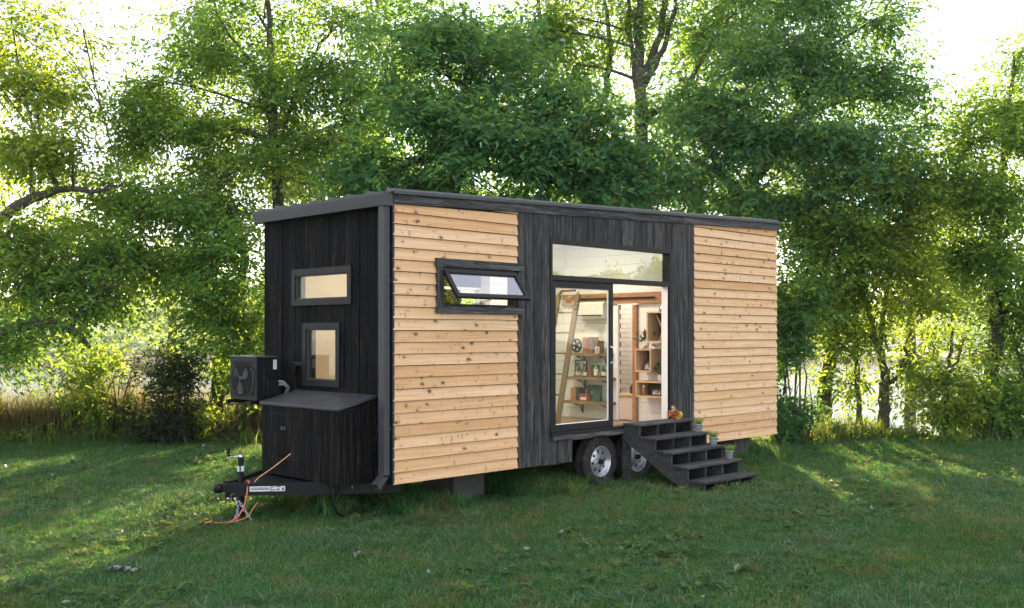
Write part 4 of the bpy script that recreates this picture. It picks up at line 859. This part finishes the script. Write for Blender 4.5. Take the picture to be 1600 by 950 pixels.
cy1 = (onX(1035, 487, XS)[0]-.08, onX(1010, 487, XS)[0]); cz1 = (onX(1010, 535, XS)[1], onX(1010, 487, XS)[1])
cubby(cy1[0], cy1[1], cz1[0], cz1[1])
cy2 = (onX(1017, 545, XS)[0], onX(992, 545, XS)[0]); cz2 = (onX(992, 581, XS)[1], onX(992, 545, XS)[1]); cubby(*cy2, *cz2)
cy3 = (onX(1034, 595, XS)[0]-.06, onX(993, 595, XS)[0]); cz3 = (onX(993, 620, XS)[1], onX(993, 595, XS)[1]); cubby(*cy3, *cz3)
SX = 5.14
SH = []
for (pl, pr_, py) in ((882, 946, 551), (884, 950, 588), (880, 950, 625)):
    y1, z = onX(pl, py, SX); y0, _ = onX(pr_, py, SX); SH.append((y0, y1, z))
    s = MB().box(SX, IX-.001, y0, y1, z-.045, z).build('wall_shelf', M['reclaimed'], H)
    for y in (y0+.14, y1-.22): MB().box(SX+.03, IX-.001, y, y+.02, z-.06, z-.046).box(IX-.02, IX-.001, y, y+.02, z-.20, z-.061).tube([(SX+.06, y+.01, z-.06), (IX-.07, y+.01, z-.09), (IX-.01, y+.01, z-.19)], .008, 5).build('bracket', M['black'], s)
a1 = onX(896, 500, IX-.2); a0 = onX(942, 482, IX-.2)
mb = MB().prism([(0, 0), (-.17, .02), (-.2, .08), (-.2, .25), (-.16, .28), (0, .28)], lambda p, q, t: (IX+p-.001, t, a1[1]+q), a0[0], a1[0]); ac = mb.build('indoor_fan_coil', M['white'], H)
MB().box(IX-.203, IX-.1985, a0[0]+.03, a1[0]-.03, a1[1]+.06, a1[1]+.075).build('vent_slot', M['frame'], ac)
# ceiling lamps (the rooms are lit)
for i, (x, y, e) in enumerate(((1.1, 1.35, 34), (2.5, 1.3, 58), (4.15, 1.25, 62), (5.75, 1.5, 60))):
    o = thing('ceiling_lamp', ['round ceiling lamp glowing in the plywood bedroom', 'round ceiling lamp glowing above the sliding door leaf', 'round ceiling lamp glowing above the open doorway', 'round ceiling lamp glowing over the tiled bathroom'][i], 'ceiling lamp', (x, y, top(x)+.0), 'ceiling lamps')
    MB().lathe([(0, .02), (.13, .02), (.13, -.012), (.118, -.018)], (x, y, top(x)-.002), 'z', 20).build('lamp_body', M['white'], o)
    MB().lathe([(.117, -.015), (.06, -.022), (0, -.024)], (x, y, top(x)-.002), 'z', 20).build('diffuser', emit('lamp_glow', (1, .85, .69), e), o)
# small things indoors, each resting on its shelf
C_ = lambda n, c, r=.6: M[n] if n in M else M.setdefault(n, plain(n, c, r))
def cyl(name, label, cat, y, z, x, prof, mat, extra=(), group=None):
    o = thing(name, label, cat, (x, y, z), group); MB().lathe(prof, (x, y, z), 'z', 14).build('body', mat, o)
    for nm, pr2, m in extra: MB().lathe(pr2, (x, y, z), 'z', 14).build(nm, m, o)
    return o
def book(label, y, z, w_, h, mat, x=5.20, dep=.15, name='book', tilt=0):
    o = thing(name, label, 'book', (x, y, z)); mb = MB().box(x, x+dep, y, y+.004, z, z+h).box(x, x+dep, y+w_-.004, y+w_, z, z+h).box(x-.002, x+.004, y+.004, y+w_-.004, z, z+h); mb.build('cover', mat, o)
    MB().box(x+.005, x+dep-.005, y+.0045, y+w_-.0045, z+.004, z+h-.006).build('pages', C_('paper', (.7, .64, .52)), o)
def pic(label, y0, y1, z0, h, x, mat, print_mat, tilt=.06):
    o = thing('picture_frame', label, 'picture frame', (x, (y0+y1)/2, z0)); q = lambda y, s, d: (x+s*tilt+d, y, z0+s)
    t = .018
    for a, b, c, d in ((y0, y1, 0, t), (y0, y1, h-t, h), (y0, y0+t, t, h-t), (y1-t, y1, t, h-t)):
        MB().hexa([q(a, c, 0), q(b, c, 0), q(b, d, 0), q(a, d, 0)], [q(a, c, .016), q(b, c, .016), q(b, d, .016), q(a, d, .016)]).build('moulding', mat, o)
    MB().hexa([q(y0+t, t, .006), q(y1-t, t, .006), q(y1-t, h-t, .006), q(y0+t, h-t, .006)], [q(y0+t, t, .012), q(y1-t, t, .012), q(y1-t, h-t, .012), q(y0+t, h-t, .012)]).build('print', print_mat, o)
def phot():
    t = NT('old_photograph'); n = t.noise(t.obj(), 14, 3); return t.pbr(t.ramp(n, [(.42, (.05, .05, .05)), (.58, (.6, .57, .5))]), .4)
PH = phot()
s1, s2, s3 = SH; X5 = 5.21
# shelf 1
o = thing('film_reel', 'dark spoked film reel at the left end of the top shelf', 'film reel', (X5, s1[1]-.19, s1[2]+.115))
mb = MB(); c = (X5, s1[1]-.19, s1[2]+.115); mb.lathe([(.085, -.012), (.11, -.012), (.11, .012), (.085, .012), (.085, -.012)], c, 'x', 24); mb.lathe([(0, -.013), (.03, -.013), (.03, .013), (0, .013)], c, 'x', 12)
for k in range(5): a = k*1.2566; mb.beam(c, (c[0], c[1]+.09*math.cos(a), c[2]+.09*math.sin(a)), .022, .03)
mb.build('spool', M['black'], o)
yb = s1[1]-.32
for i, (lab, dw, h, m) in enumerate((('tan leather book nearest the film reel', .06, .24, C_('leather_tan', (.36, .17, .08))), ('red bound book beside the tan leather book', .06, .22, C_('leather_red', (.30, .08, .05))), ('brown thick book in the middle of the top shelf', .075, .25, C_('leather_brown', (.22, .10, .055))))):
    yb -= dw+.004; book(lab, yb, s1[2], dw, h, m)
pic('dark square wooden picture behind a small photograph', yb-.16, yb-.02, s1[2], .19, X5+.06, C_('walnut', (.12, .065, .035)), C_('brown_print', (.16, .09, .06)))
pic('small white mounted photograph on the top shelf', yb-.15, yb-.07, s1[2], .10, X5-.03, C_('cream', (.65, .6, .5)), PH)
# shelf 2
pic('framed black and white portrait on the middle shelf', s2[1]-.34, s2[1]-.09, s2[2], .26, X5+.03, C_('black_frame', (.03, .03, .03)), PH)
GL = lambda n, c: M[n] if n in M else M.setdefault(n, plain(n, c, .12, 0, .1, 5, 0, .8))
bp = [(0, 0), (.032, 0), (.034, .01), (.034, .13), (.012, .165), (.011, .21), (.013, .215), (0, .216)]
bl = [('label', [(.0345, .03), (.0345, .105)], C_('label_paper', (.72, .70, .62)))]
cyl('bottle', 'little dark bottle with a pale label beside the portrait', 'bottle', s2[1]-.36, s2[2], X5-.01, [(r*.7, h*.7) for r, h in bp], GL('brown_glass', (.05, .025, .012)), [('label', [(.0247, .02), (.0247, .075)], M['label_paper'])])
yb = s2[1]-.40
for lab, dw, h, m in (('brown book standing on the middle shelf', .06, .18, M['leather_brown']), ('dark red book next to the green bottle', .05, .19, C_('maroon', (.13, .04, .035)))):
    yb -= dw+.004; book(lab, yb, s2[2], dw, h, m)
cyl('bottle', 'green glass bottle with a white label on the middle shelf', 'bottle', yb-.05, s2[2], X5, [(r*1.1, h*1.2) for r, h in bp], GL('green_glass', (.03, .28, .07)), [('label', [(.038, .03), (.038, .13)], M['label_paper'])])
cyl('jar', 'small copper coloured jar between the two bottles', 'jar', yb-.13, s2[2], X5-.02, [(0, 0), (.03, 0), (.031, .06), (.026, .065), (0, .066)], C_('copper_jar', (.40, .17, .08)))
cyl('bottle', 'stout brown bottle at the right end of the middle shelf', 'bottle', yb-.20, s2[2], X5, [(r*1.15, h*.85) for r, h in bp], GL('brown_glass', 0), [('label', [(.0398, .03), (.0398, .09)], M['label_paper'])])
# shelf 3
yb = s3[1]-.10
for lab, dw, h, m in (('copper spined book at the left of the bottom shelf', .05, .20, C_('copper_spine', (.45, .21, .09))), ('orange brown book beside the copper spined book', .055, .21, C_('orange_book', (.42, .18, .07))), ('near black book third from the left on the bottom shelf', .06, .20, C_('dark_book', (.05, .04, .035)))):
    yb -= dw+.004; book(lab, yb, s3[2], dw, h, m)
o = thing('strongbox', 'dark green flat case leaning at the back of the bottom shelf', 'case', (5.34, yb-.2, s3[2])); MB().box(5.32, 5.37, yb-.34, yb-.06, s3[2], s3[2]+.25).build('lid', C_('case_green', (.035, .075, .05)), o, bevel=.008); MB().box(5.312, 5.319, yb-.19, yb-.16, s3[2]+.10, s3[2]+.15).build('clasp', M['zinc'], o)
o = thing('tin_box', 'red and white printed tin on the bottom shelf', 'tin', (X5, yb-.09, s3[2])); MB().box(X5-.03, X5+.06, yb-.19, yb-.02, s3[2], s3[2]+.095).build('body', C_('tin_red', (.42, .07, .06)), o, bevel=.004); MB().box(X5-.035, X5+.065, yb-.194, yb-.016, s3[2]+.096, s3[2]+.11).build('lid', M['tin_red'], o); MB().box(X5-.0325, X5-.0305, yb-.17, yb-.05, s3[2]+.02, s3[2]+.06).build('label', M['label_paper'], o)
pic('dark green frame with a small pale centre at the right of the bottom shelf', yb-.42, yb-.26, s3[2], .18, X5-.02, C_('green_frame', (.03, .06, .04)), C_('green_mat', (.04, .08, .055)), .25)
# in and on the box shelves
def pot_plant(label, x, y, z, r=.05, h=.09, spread=.11):
    o = thing('potted_plant', label, 'potted plant', (x, y, z)); MB().lathe([(0, 0), (r*.8, 0), (r, h), (r*.9, h), (r*.85, h*.85), (0, h*.85)], (x, y, z), 'z', 16).build('pot', M['white'], o)
    lv = Leaves(); c = np.array([x, y, z+h+spread*.55]); pts = c+RNG.normal(0, spread*.4, (34, 3)); lv.add(*sprays(pts, pts-np.array([x, y, z+h*.6]), 6, .05, .028, .06, .1)); lv.build('leaves', leafmat('houseplant_leaf', (.10, .16, .09), (.12, .18, .06), .4), o)
pot_plant('white potted plant on top of the middle box shelf', XS+.09, cy2[0]+.16, cz2[1])
pot_plant('white potted plant on top of the lowest box shelf', XS+.08, cy3[0]+.13, cz3[1], .055, .10, .12)
o = thing('camera_ornament', 'old chrome camera on the top box shelf', 'camera', (XS+.08, cy1[0]+.12, cz1[1])); x, y, z = XS+.08, cy1[0]+.12, cz1[1]
MB().box(x, x+.06, y-.08, y+.08, z, z+.08).build('body', M['black'], o, bevel=.006); MB().box(x+.005, x+.055, y-.08, y+.08, z+.0805, z+.10).build('top_plate', M['steel'], o); MB().lathe([(.03, 0), (.03, -.04), (.024, -.05), (0, -.045)], (x, y+.01, z+.042), 'x', 16).build('lens', M['steel'], o)
o = thing('snowshoe', 'pale wooden folding rack crossed inside the top box shelf', 'rack', (XS+.1, cy1[0]+.15, cz1[0]+.022)); x = XS+.08
for i in range(2):
    for s in (0, 1):
        yy0, yy1 = (cy1[0]+.24, cy1[0]+.06) if s else (cy1[0]+.07, cy1[0]+.20); MB().tube([(x+.03*i, yy0+.02*i, cz1[1]-.05-.1*(1-s)), (x+.03*i, yy1-.01*i, cz1[0]+.026)], .008, 6).build('slat', M['oak'], o)
pic('small tilted photograph inside the middle box shelf', cy2[0]+.07, cy2[1]-.10, cz2[0]+.0225, .14, XS+.08, C_('black_frame', 0), PH, .12)
pic('landscape photograph inside the lowest box shelf', cy3[0]+.13, cy3[0]+.31, cz3[0]+.0225, .115, XS+.08, C_('black_frame', 0), PH, .08)
cyl('flask', 'copper flask with a white top inside the lowest box shelf', 'flask', cy3[1]-.10, cz3[0]+.0225, XS+.07, [(0, 0), (.027, 0), (.028, .10), (.016, .125), (0, .126)], C_('copper_jar', 0), [('cap', [(.017, .125), (.017, .15), (0, .151)], M['white'])])
cyl('soap_bottle', 'brown soap bottle on the ledge below the tiles', 'bottle', 1.02, 1.1355, IX+.12, [(0, 0), (.03, 0), (.03, .10), (.012, .12), (.012, .15), (0, .15)], GL('brown_glass', 0))
# ladder
o = thing('ladder', 'old wooden ladder leaning inside behind the closed door leaf', 'ladder', (3.75, 1.1, .722))
for y in (.95, 1.33): MB().beam((3.70, y, .722), (4.16, y, 2.62), .035, .085).build('rail', M['ladder'], o)
for k in range(6): t = .09+k*.155; MB().tube([(3.70+.46*t, .968, .722+1.898*t), (3.70+.46*t, 1.312, .722+1.898*t)], .014, 7).build('rung', M['ladder'], o)
MB().tube([(4.16, .95, 2.62), (4.19, 1.0, 2.69), (4.19, 1.28, 2.69), (4.16, 1.33, 2.62)], .022, 7).build('top_bar', M['ladder'], o)
# flowers at the awning window
def bunch(name, label, loc, cols, n=60, r=.12, pot=None):
    o = thing(name, label, 'flowers', loc); x, y, z = loc
    MB().lathe([(0, 0), (.05, 0), (.065, .09), (.055, .09), (0, .08)], loc, 'z', 14).build('vase', M['white'] if pot is None else pot, o)
    lv = Leaves(); pts = np.array([x, y, z+.15])+RNG.normal(0, r*.5, (n, 3)); lv.add(*sprays(pts, pts-np.array(loc), 5, .07, .035, .08, .2)); lv.build('leaves', LEAFY, o)
    for i, c in enumerate(cols):
        lv = Leaves(); pts = np.array([x, y, z+.17])+RNG.normal(0, r*.45, (9, 3)); 
        for p in pts: lv.add(*sprays(np.repeat(p[None], 3, 0), RNG.normal(0, 1, (3, 3)), 7, .045, .03, .02, 0, 1.5))
        lv.build('petals', C_('petal_%d' % (i+len(label)), c), o)
bunch('flower_vase', 'vase of red and yellow flowers inside the open awning window', (.84, .20, 2.30), ((.6, .05, .02), (.6, .35, .02), (.18, .03, .09)))
MB().box(.72, 1.9, .121, .34, 2.26, 2.298).build('window_shelf', M['white'], H)

# ---------------------------------------------------------------- things standing round the cabin
AC = thing('air_conditioner', 'black outdoor fan unit hung on the front wall left of the storage box', 'air conditioner', (-.36, 2.24, 1.25))
ax0, ax1, ay0, ay1, az0, az1 = -.5, -.22, 1.94, 2.55, 1.255, 1.787
MB().box(ax0+.004, ax1, ay0, ay1, az0, az1-.02).build('casing', M['black'], AC, bevel=.006)
MB().box(ax0-.006, ax1+.006, ay0-.006, ay1+.006, az1-.02, az1).build('top_cover', plain('ac_cover', (.05, .05, .053), .4), AC, bevel=.005)
fy, fz_ = 2.29, 1.51
MB().lathe([(0, -.002), (.215, -.002)], (ax0, fy, fz_), 'x', 30).build('fan_recess', M['dark'], AC)
fb = MB()
for k in range(3):
    a = k*2.0944+.5; q = lambda r, da, dx: (ax0-.006+dx, fy+r*math.cos(a+da), fz_+r*math.sin(a+da))
    fb.add([q(.03, 0, 0), q(.10, -.35, .001), q(.185, -.30, .001), q(.195, .25, -.006), q(.14, .55, -.006), q(.03, .8, -.004)], [(0, 1, 2, 3, 4, 5)])
fb.lathe([(.035, .002), (.035, -.008), (0, -.009)], (ax0-.004, fy, fz_), 'x', 14); fb.build('fan', M['fan'], AC)
gr = MB()
for r in np.arange(.05, .225, .035): gr.tube([(ax0-.016, fy+r*math.cos(a), fz_+r*math.sin(a)) for a in np.linspace(0, 6.2832, 28)], .002, 4, False)
for k in range(16): y = ay0+.10+k*.03; gr.tube([(ax0-.019, y, az0+.05), (ax0-.019, y, az1-.06)], .0018, 4)
gr.build('grille', M['black'], AC)
MB().tube([(ax0-.002, ay0+.10, az0+.06), (ax0-.016, ay0+.05, az1-.17), (ax0-.016, ay0+.07, az1-.155), (ax0-.004, ay0+.11, az1-.15)], .006, 6).build('grip_edge', M['metal'], AC)
MB().box(ax0+.09, ax1-.02, ay0-.014, ay0-.001, az0+.06, az1-.10).box(ax0+.12, ax1-.0, ay0-.05, ay0-.015, az0+.045, az0+.25).build('service_cover', M['black'], AC, bevel=.006)
MB().box(ax1-.062, ax1-.012, ay0-.0155, ay0-.0142, az1-.16, az1-.045).build('rating_label', M['sticker'], AC)
for k in range(2): MB().tube([(ax1-.02, ay0-.03, az0+.23-.04*k), (ax1+.05, ay0-.06, az0+.22-.03*k), (ax1+.13-.02*k, ay0-.06, az0+.15), (ax1+.12-.02*k, ay0-.03, az0+.07), (ax1+.02, ay0+.0, az0+.03)], .017-.003*k, 8).build('hose', M['hose'], AC)
MB().box(-.57, -.002, ay0+.02, ay0+.06, az0-.045, az0-.003).box(-.57, -.002, ay1-.06, ay1-.02, az0-.045, az0-.003).box(-.57, -.53, ay0-.02, ay1+.02, az0-.058, az0-.046).box(-.04, -.002, ay0+.02, ay1-.02, az0-.20, az0-.046).build('wall_bracket', M['black'], AC)
MB().tube([(-.012, 1.86, 1.38), (-.012, 1.86, 1.66), (-.012, 1.83, 1.68), (-.012, 1.70, 1.68)], .016, 8).tube([(-.012, 1.93, 1.70), (-.012, 1.70, 1.70)], .012, 8).build('conduit', M['black'], AC)

# steps
ST = thing('wooden_steps', 'black stained wooden steps with five treads below the open doorway', 'steps', (4.58, -.6, 0))
zt = [.84, .672, .504, .336, .168]; yf = [-.325, -.585, -.845, -.105*10.5, -1.365]
yf = [-.325, -.585, -.845, -1.105, -1.365]; th = .034
poly = [(-.032, .804), (-.295, .804)]
for i in range(1, 5): poly += [(yf[i-1]+.03, zt[i]-.0345), (yf[i]+.03, zt[i]-.0345)]
poly += [(yf[4]+.03, .0), (-1.02, .0), (-.032, .60)]
for i, x in enumerate((3.985, 4.385, 4.785, 5.165)): MB().prism(poly, lambda p, q, t: (t, p, q), x, x+.032).build('stringer', M['step'], ST, bevel=.003)
for i in range(5):
    yb = -.03 if i == 0 else yf[i-1]+.01
    j = random.uniform(-.004, .004); ym = (yf[i]+yb)/2
    MB().box(3.958+j, 5.232+j, yf[i], ym-.002, zt[i]-th, zt[i]+random.uniform(-.002, .001)).build('tread_board', M['step'], ST, bevel=.004)
    MB().box(3.962, 5.228, ym+.002, yb, zt[i]-th, zt[i]).build('tread_board', M['step'], ST, bevel=.004)
for x in (3.986, 5.03): MB().box(x, x+.164, -.031, -.003, .0, .80).build('leg', M['step'], ST)
# bucket planters on the steps
SPR = leafmat('planter_grass', (.16, .27, .05), (.28, .36, .06), .4)
bk = None
for i, (y, lab) in enumerate(((-.45, 'zinc pail of grass highest on the steps, second tread from the top'), (-.70, 'zinc pail of grass on the middle tread of the steps'), (-.96, 'zinc pail of grass lowest on the steps, second tread from the ground'))):
    x, z = 5.135, zt[i+1]+.001
    if bk is None:
        bk = thing('pail_planter', lab, 'planter', (x, y, z), 'zinc pails of grass on the steps')
        MB().lathe([(0, 0), (.045, 0), (.047, .004), (.058, .098), (.063, .1), (.063, .106), (.056, .106), (.053, .085), (0, .085)], (x, y, z), 'z', 24).build('pail', M['zinc'], bk)
        MB().lathe([(.0535, .06), (.0555, .064), (.0545, .068)], (x, y, z), 'z', 24).build('rib', M['zinc'], bk)
        t_ = tuft(150, .045, .13, .006, .55, SPR, 'grass'); COL.objects.link(t_); t_.parent = bk; t_.location = (0, 0, .09)
        parts = list(bk.children)
    else:
        o = bk.copy(); COL.objects.link(o); o.location = (x, y, z); o.rotation_euler.z = i*1.9; o['label'] = lab
        for p in parts: q = p.copy(); COL.objects.link(q); q.parent = o
# autumn ornaments on the top tread
o = thing('dried_flower_bunch', 'orange dried flower bunch on the top step at the door jamb', 'ornament', (5.02, -.10, .842)); x, y, z = 5.02, -.10, .842
lv = Leaves(); pts = np.array([x, y, z+.05])+RNG.normal(0, .025, (26, 3)); lv.add(*sprays(pts, pts-np.array([x, y, z]), 5, .05, .028, .03, .2)); lv.build('petals', C_('dried_orange', (.50, .17, .04)), o)
lv = Leaves(); pts = np.array([x, y+.01, z+.11])+RNG.normal(0, .018, (14, 3)); lv.add(*sprays(pts, pts-np.array([x, y, z]), 5, .045, .02, .03, .1)); lv.build('seed_heads', C_('dried_pink', (.55, .36, .28)), o)
MB().tube([(x, y, z), (x, y+.01, z+.1)], .008, 6).build('stem', M['ladder'], o)
o = thing('gourd', 'yellow warty gourd lying on the top step', 'gourd', (5.13, -.12, .842)); 
rr = lambda h: .05*math.sin(min(1, max(0, (h+.07)/.15))*math.pi)**.6*(1-.25*(h > .03))
mb = MB().lathe([(max(.003, rr(h)*(1+.07*random.uniform(-1, 1))), h) for h in np.linspace(-.07, .08, 14)], (5.13, -.12, .842+.048), 'x', 16); mb.tube([(5.20, -.12, .89), (5.225, -.125, .895)], [.012, .006], 6)
for _ in range(40):
    a, h = random.uniform(0, 6.28), random.uniform(-.05, .05); r = rr(h); mb.lathe([(.009, -.002), (.006, .005), (0, .007)], (5.13+h, -.12+r*math.cos(a), .89+r*math.sin(a)), 'z', 6)
mb.build('shell', C_('gourd_yellow', (.58, .38, .08)), o)
# piers
def pier(label, x0, x1, y0, y1, zc, name='support_pier'):
    o = thing(name, label, 'pier', ((x0+x1)/2, (y0+y1)/2, 0), 'blocks holding up the cabin')
    MB().box(x0, x1, y0, y1, -.02, zc-.004).build('block', M['concrete'], o, bevel=.006); MB().box(x0-.012, x1+.008, y0-.008, y1+.008, zc, .458).build('cap_block', M['concrete'], o, bevel=.006)
pier('stacked dark block pier under the front corner of the cedar panel', 1.30, 1.81, .45, 1.02, .325)
o = thing('support_pier', 'dark ribbed pier under the far end of the cabin behind the steps', 'pier', (7.1, .3, 0), 'blocks holding up the cabin')
for k in range(4): MB().box(6.9+k*.108, 6.9+k*.108+.104, .09, .115, -.02, .44).build('plank', M['char_sheen'], o)
MB().box(6.9, 7.33, .116, .6, -.02, .44).build('core', M['concrete'], o)
# garden spotlight
o = thing('garden_spotlight', 'small dark spotlight on a stake in the grass before the front wheel', 'spotlight', (3.02, .22, 0))
MB().tube([(3.02, .22, -.03), (3.02, .22, .06)], .009, 6).build('stake', M['black'], o)
MB().tube([(3.05, .22, .045), (3.005, .21, .125), (2.99, .207, .155)], [.026, .032, .034], 14).build('lamp_head', M['black'], o)
MB().lathe([(0, 0), (.02, 0), (.02, .01), (0, .012)], (3.03, .22, .05), 'z', 10).build('knuckle', M['metal'], o)
# cords round the hitch
def cord(name, label, cat, pts, r, mat):
    p = [Vector(a) for a in pts]; out = []
    for i in range(len(p)-1):
        a, b, c, d = p[max(i-1, 0)], p[i], p[i+1], p[min(i+2, len(p)-1)]
        for t in np.linspace(0, 1, 6, endpoint=False): t = float(t); out.append(.5*((2*b)+(c-a)*t+(2*a-5*b+4*c-d)*t*t+(3*b-a-3*c+d)*t**3))
    out.append(p[-1]); o = MB().tube(out, r, 7).build(name, mat); return tag(o, label, cat)
cord('tow_strap', 'red strap looped over the hitch beside the jack post', 'strap', [(-1.03, 1.26, .43), (-1.06, 1.16, .438), (-1.10, 1.12, .42), (-1.13, 1.10, .30), (-1.17, 1.09, .18), (-1.22, 1.07, .13), (-1.27, 1.05, .09), (-1.34, 1.10, .035), (-1.40, 1.12, .03)], .0085, M['strap'])
cord('extension_cord', 'orange cord trailing on the grass under the coupler', 'cord', [(-1.0, 1.08, .22), (-1.06, 1.10, .14), (-1.12, 1.06, .09), (-1.22, 1.04, .06), (-1.32, 1.06, .045), (-1.40, 1.10, .04), (-1.48, 1.22, .035), (-1.46, 1.34, .03)], .005, M['orange'])
cord('copper_wire', 'bare copper wire sticking up from the tongue before the storage box', 'wire', [(-1.02, 1.12, .43), (-.98, 1.10, .48), (-.86, 1.06, .56), (-.72, 1.02, .66), (-.64, 1.0, .72)], .006, M['copper'])
cord('ground_rope', 'pale orange rope end lying on the grass left of the jack', 'rope', [(-1.62, 1.20, .06), (-1.55, 1.24, .075), (-1.50, 1.22, .07), (-1.52, 1.16, .06), (-1.60, 1.14, .06)], .008, M['orange'])
# pale crumpled leaves lying on the lawn
def litter(name, label, uvc, sx, sy, seed, n=12):
    r = np.random.default_rng(seed); u0, v0 = uvc; o = thing(name, label, 'litter', tuple(UV(u0, v0, .07)))
    for i in range(n):
        c = UV(u0+r.uniform(-sx, sx), v0+r.uniform(-sy, sy), .07+r.uniform(0, .025)); g = MB(); a0 = r.uniform(0, 6.28); Lg, Wg = r.uniform(.05, .10), r.uniform(.03, .05); vs = []
        for a in range(5):
            for b in range(4):
                s, q = (a/4-.5)*Lg, (b/3-.5)*Wg*math.sin((a+.6)/5.2*math.pi); vs.append((c[0]+s*math.cos(a0)-q*math.sin(a0), c[1]+s*math.sin(a0)+q*math.cos(a0), c[2]+r.uniform(-.012, .016)+.3*abs(q)))
        g.add(vs, [(a*4+b, a*4+b+1, a*4+b+5, a*4+b+4) for a in range(4) for b in range(3)], True); g.build('leaf', M['litter'], o)
M['litter'] = plain('pale_dry_leaf', (.17, .21, .18), .7, 0, .3, 40)
litter('crumpled_leaves', 'pale crumpled leaves lying on the lawn at the lower left', ((193-800)/FPX*8.55, 8.55), .11, .06, 3, 13)
litter('crumpled_leaves', 'small pale leaf cluster on the lawn below the hitch', ((555-800)/FPX*9.1, 9.1), .05, .03, 4, 5)
litter('crumpled_leaves', 'single pale green leaf standing in the lawn at the lower right', ((1232-800)/FPX*9.6, 9.6), .02, .02, 5, 2)

# ---------------------------------------------------------------- thin summer haze over the river
def haze():
    t = NT('haze_air'); t.t.nodes.remove(t.b); v = t.n('VolumePrincipled', Color=(.93, .95, 1, 1), Density=.0003, Anisotropy=.4)
    t.t.links.new(v.outputs[0], t.out.inputs['Volume'])
    a, b, c, d = UV(-720, -320), UV(720, -320), UV(720, 920), UV(-720, 920); lo, hi = np.array([0, 0, -6.0]), np.array([0, 0, 75.0])
    o = MB().hexa([a+lo, b+lo, c+lo, d+lo], [a+hi, b+hi, c+hi, d+hi]).build('haze', t.m); tag(o, 'thin summer haze over the river', 'haze', kind='stuff')
haze()
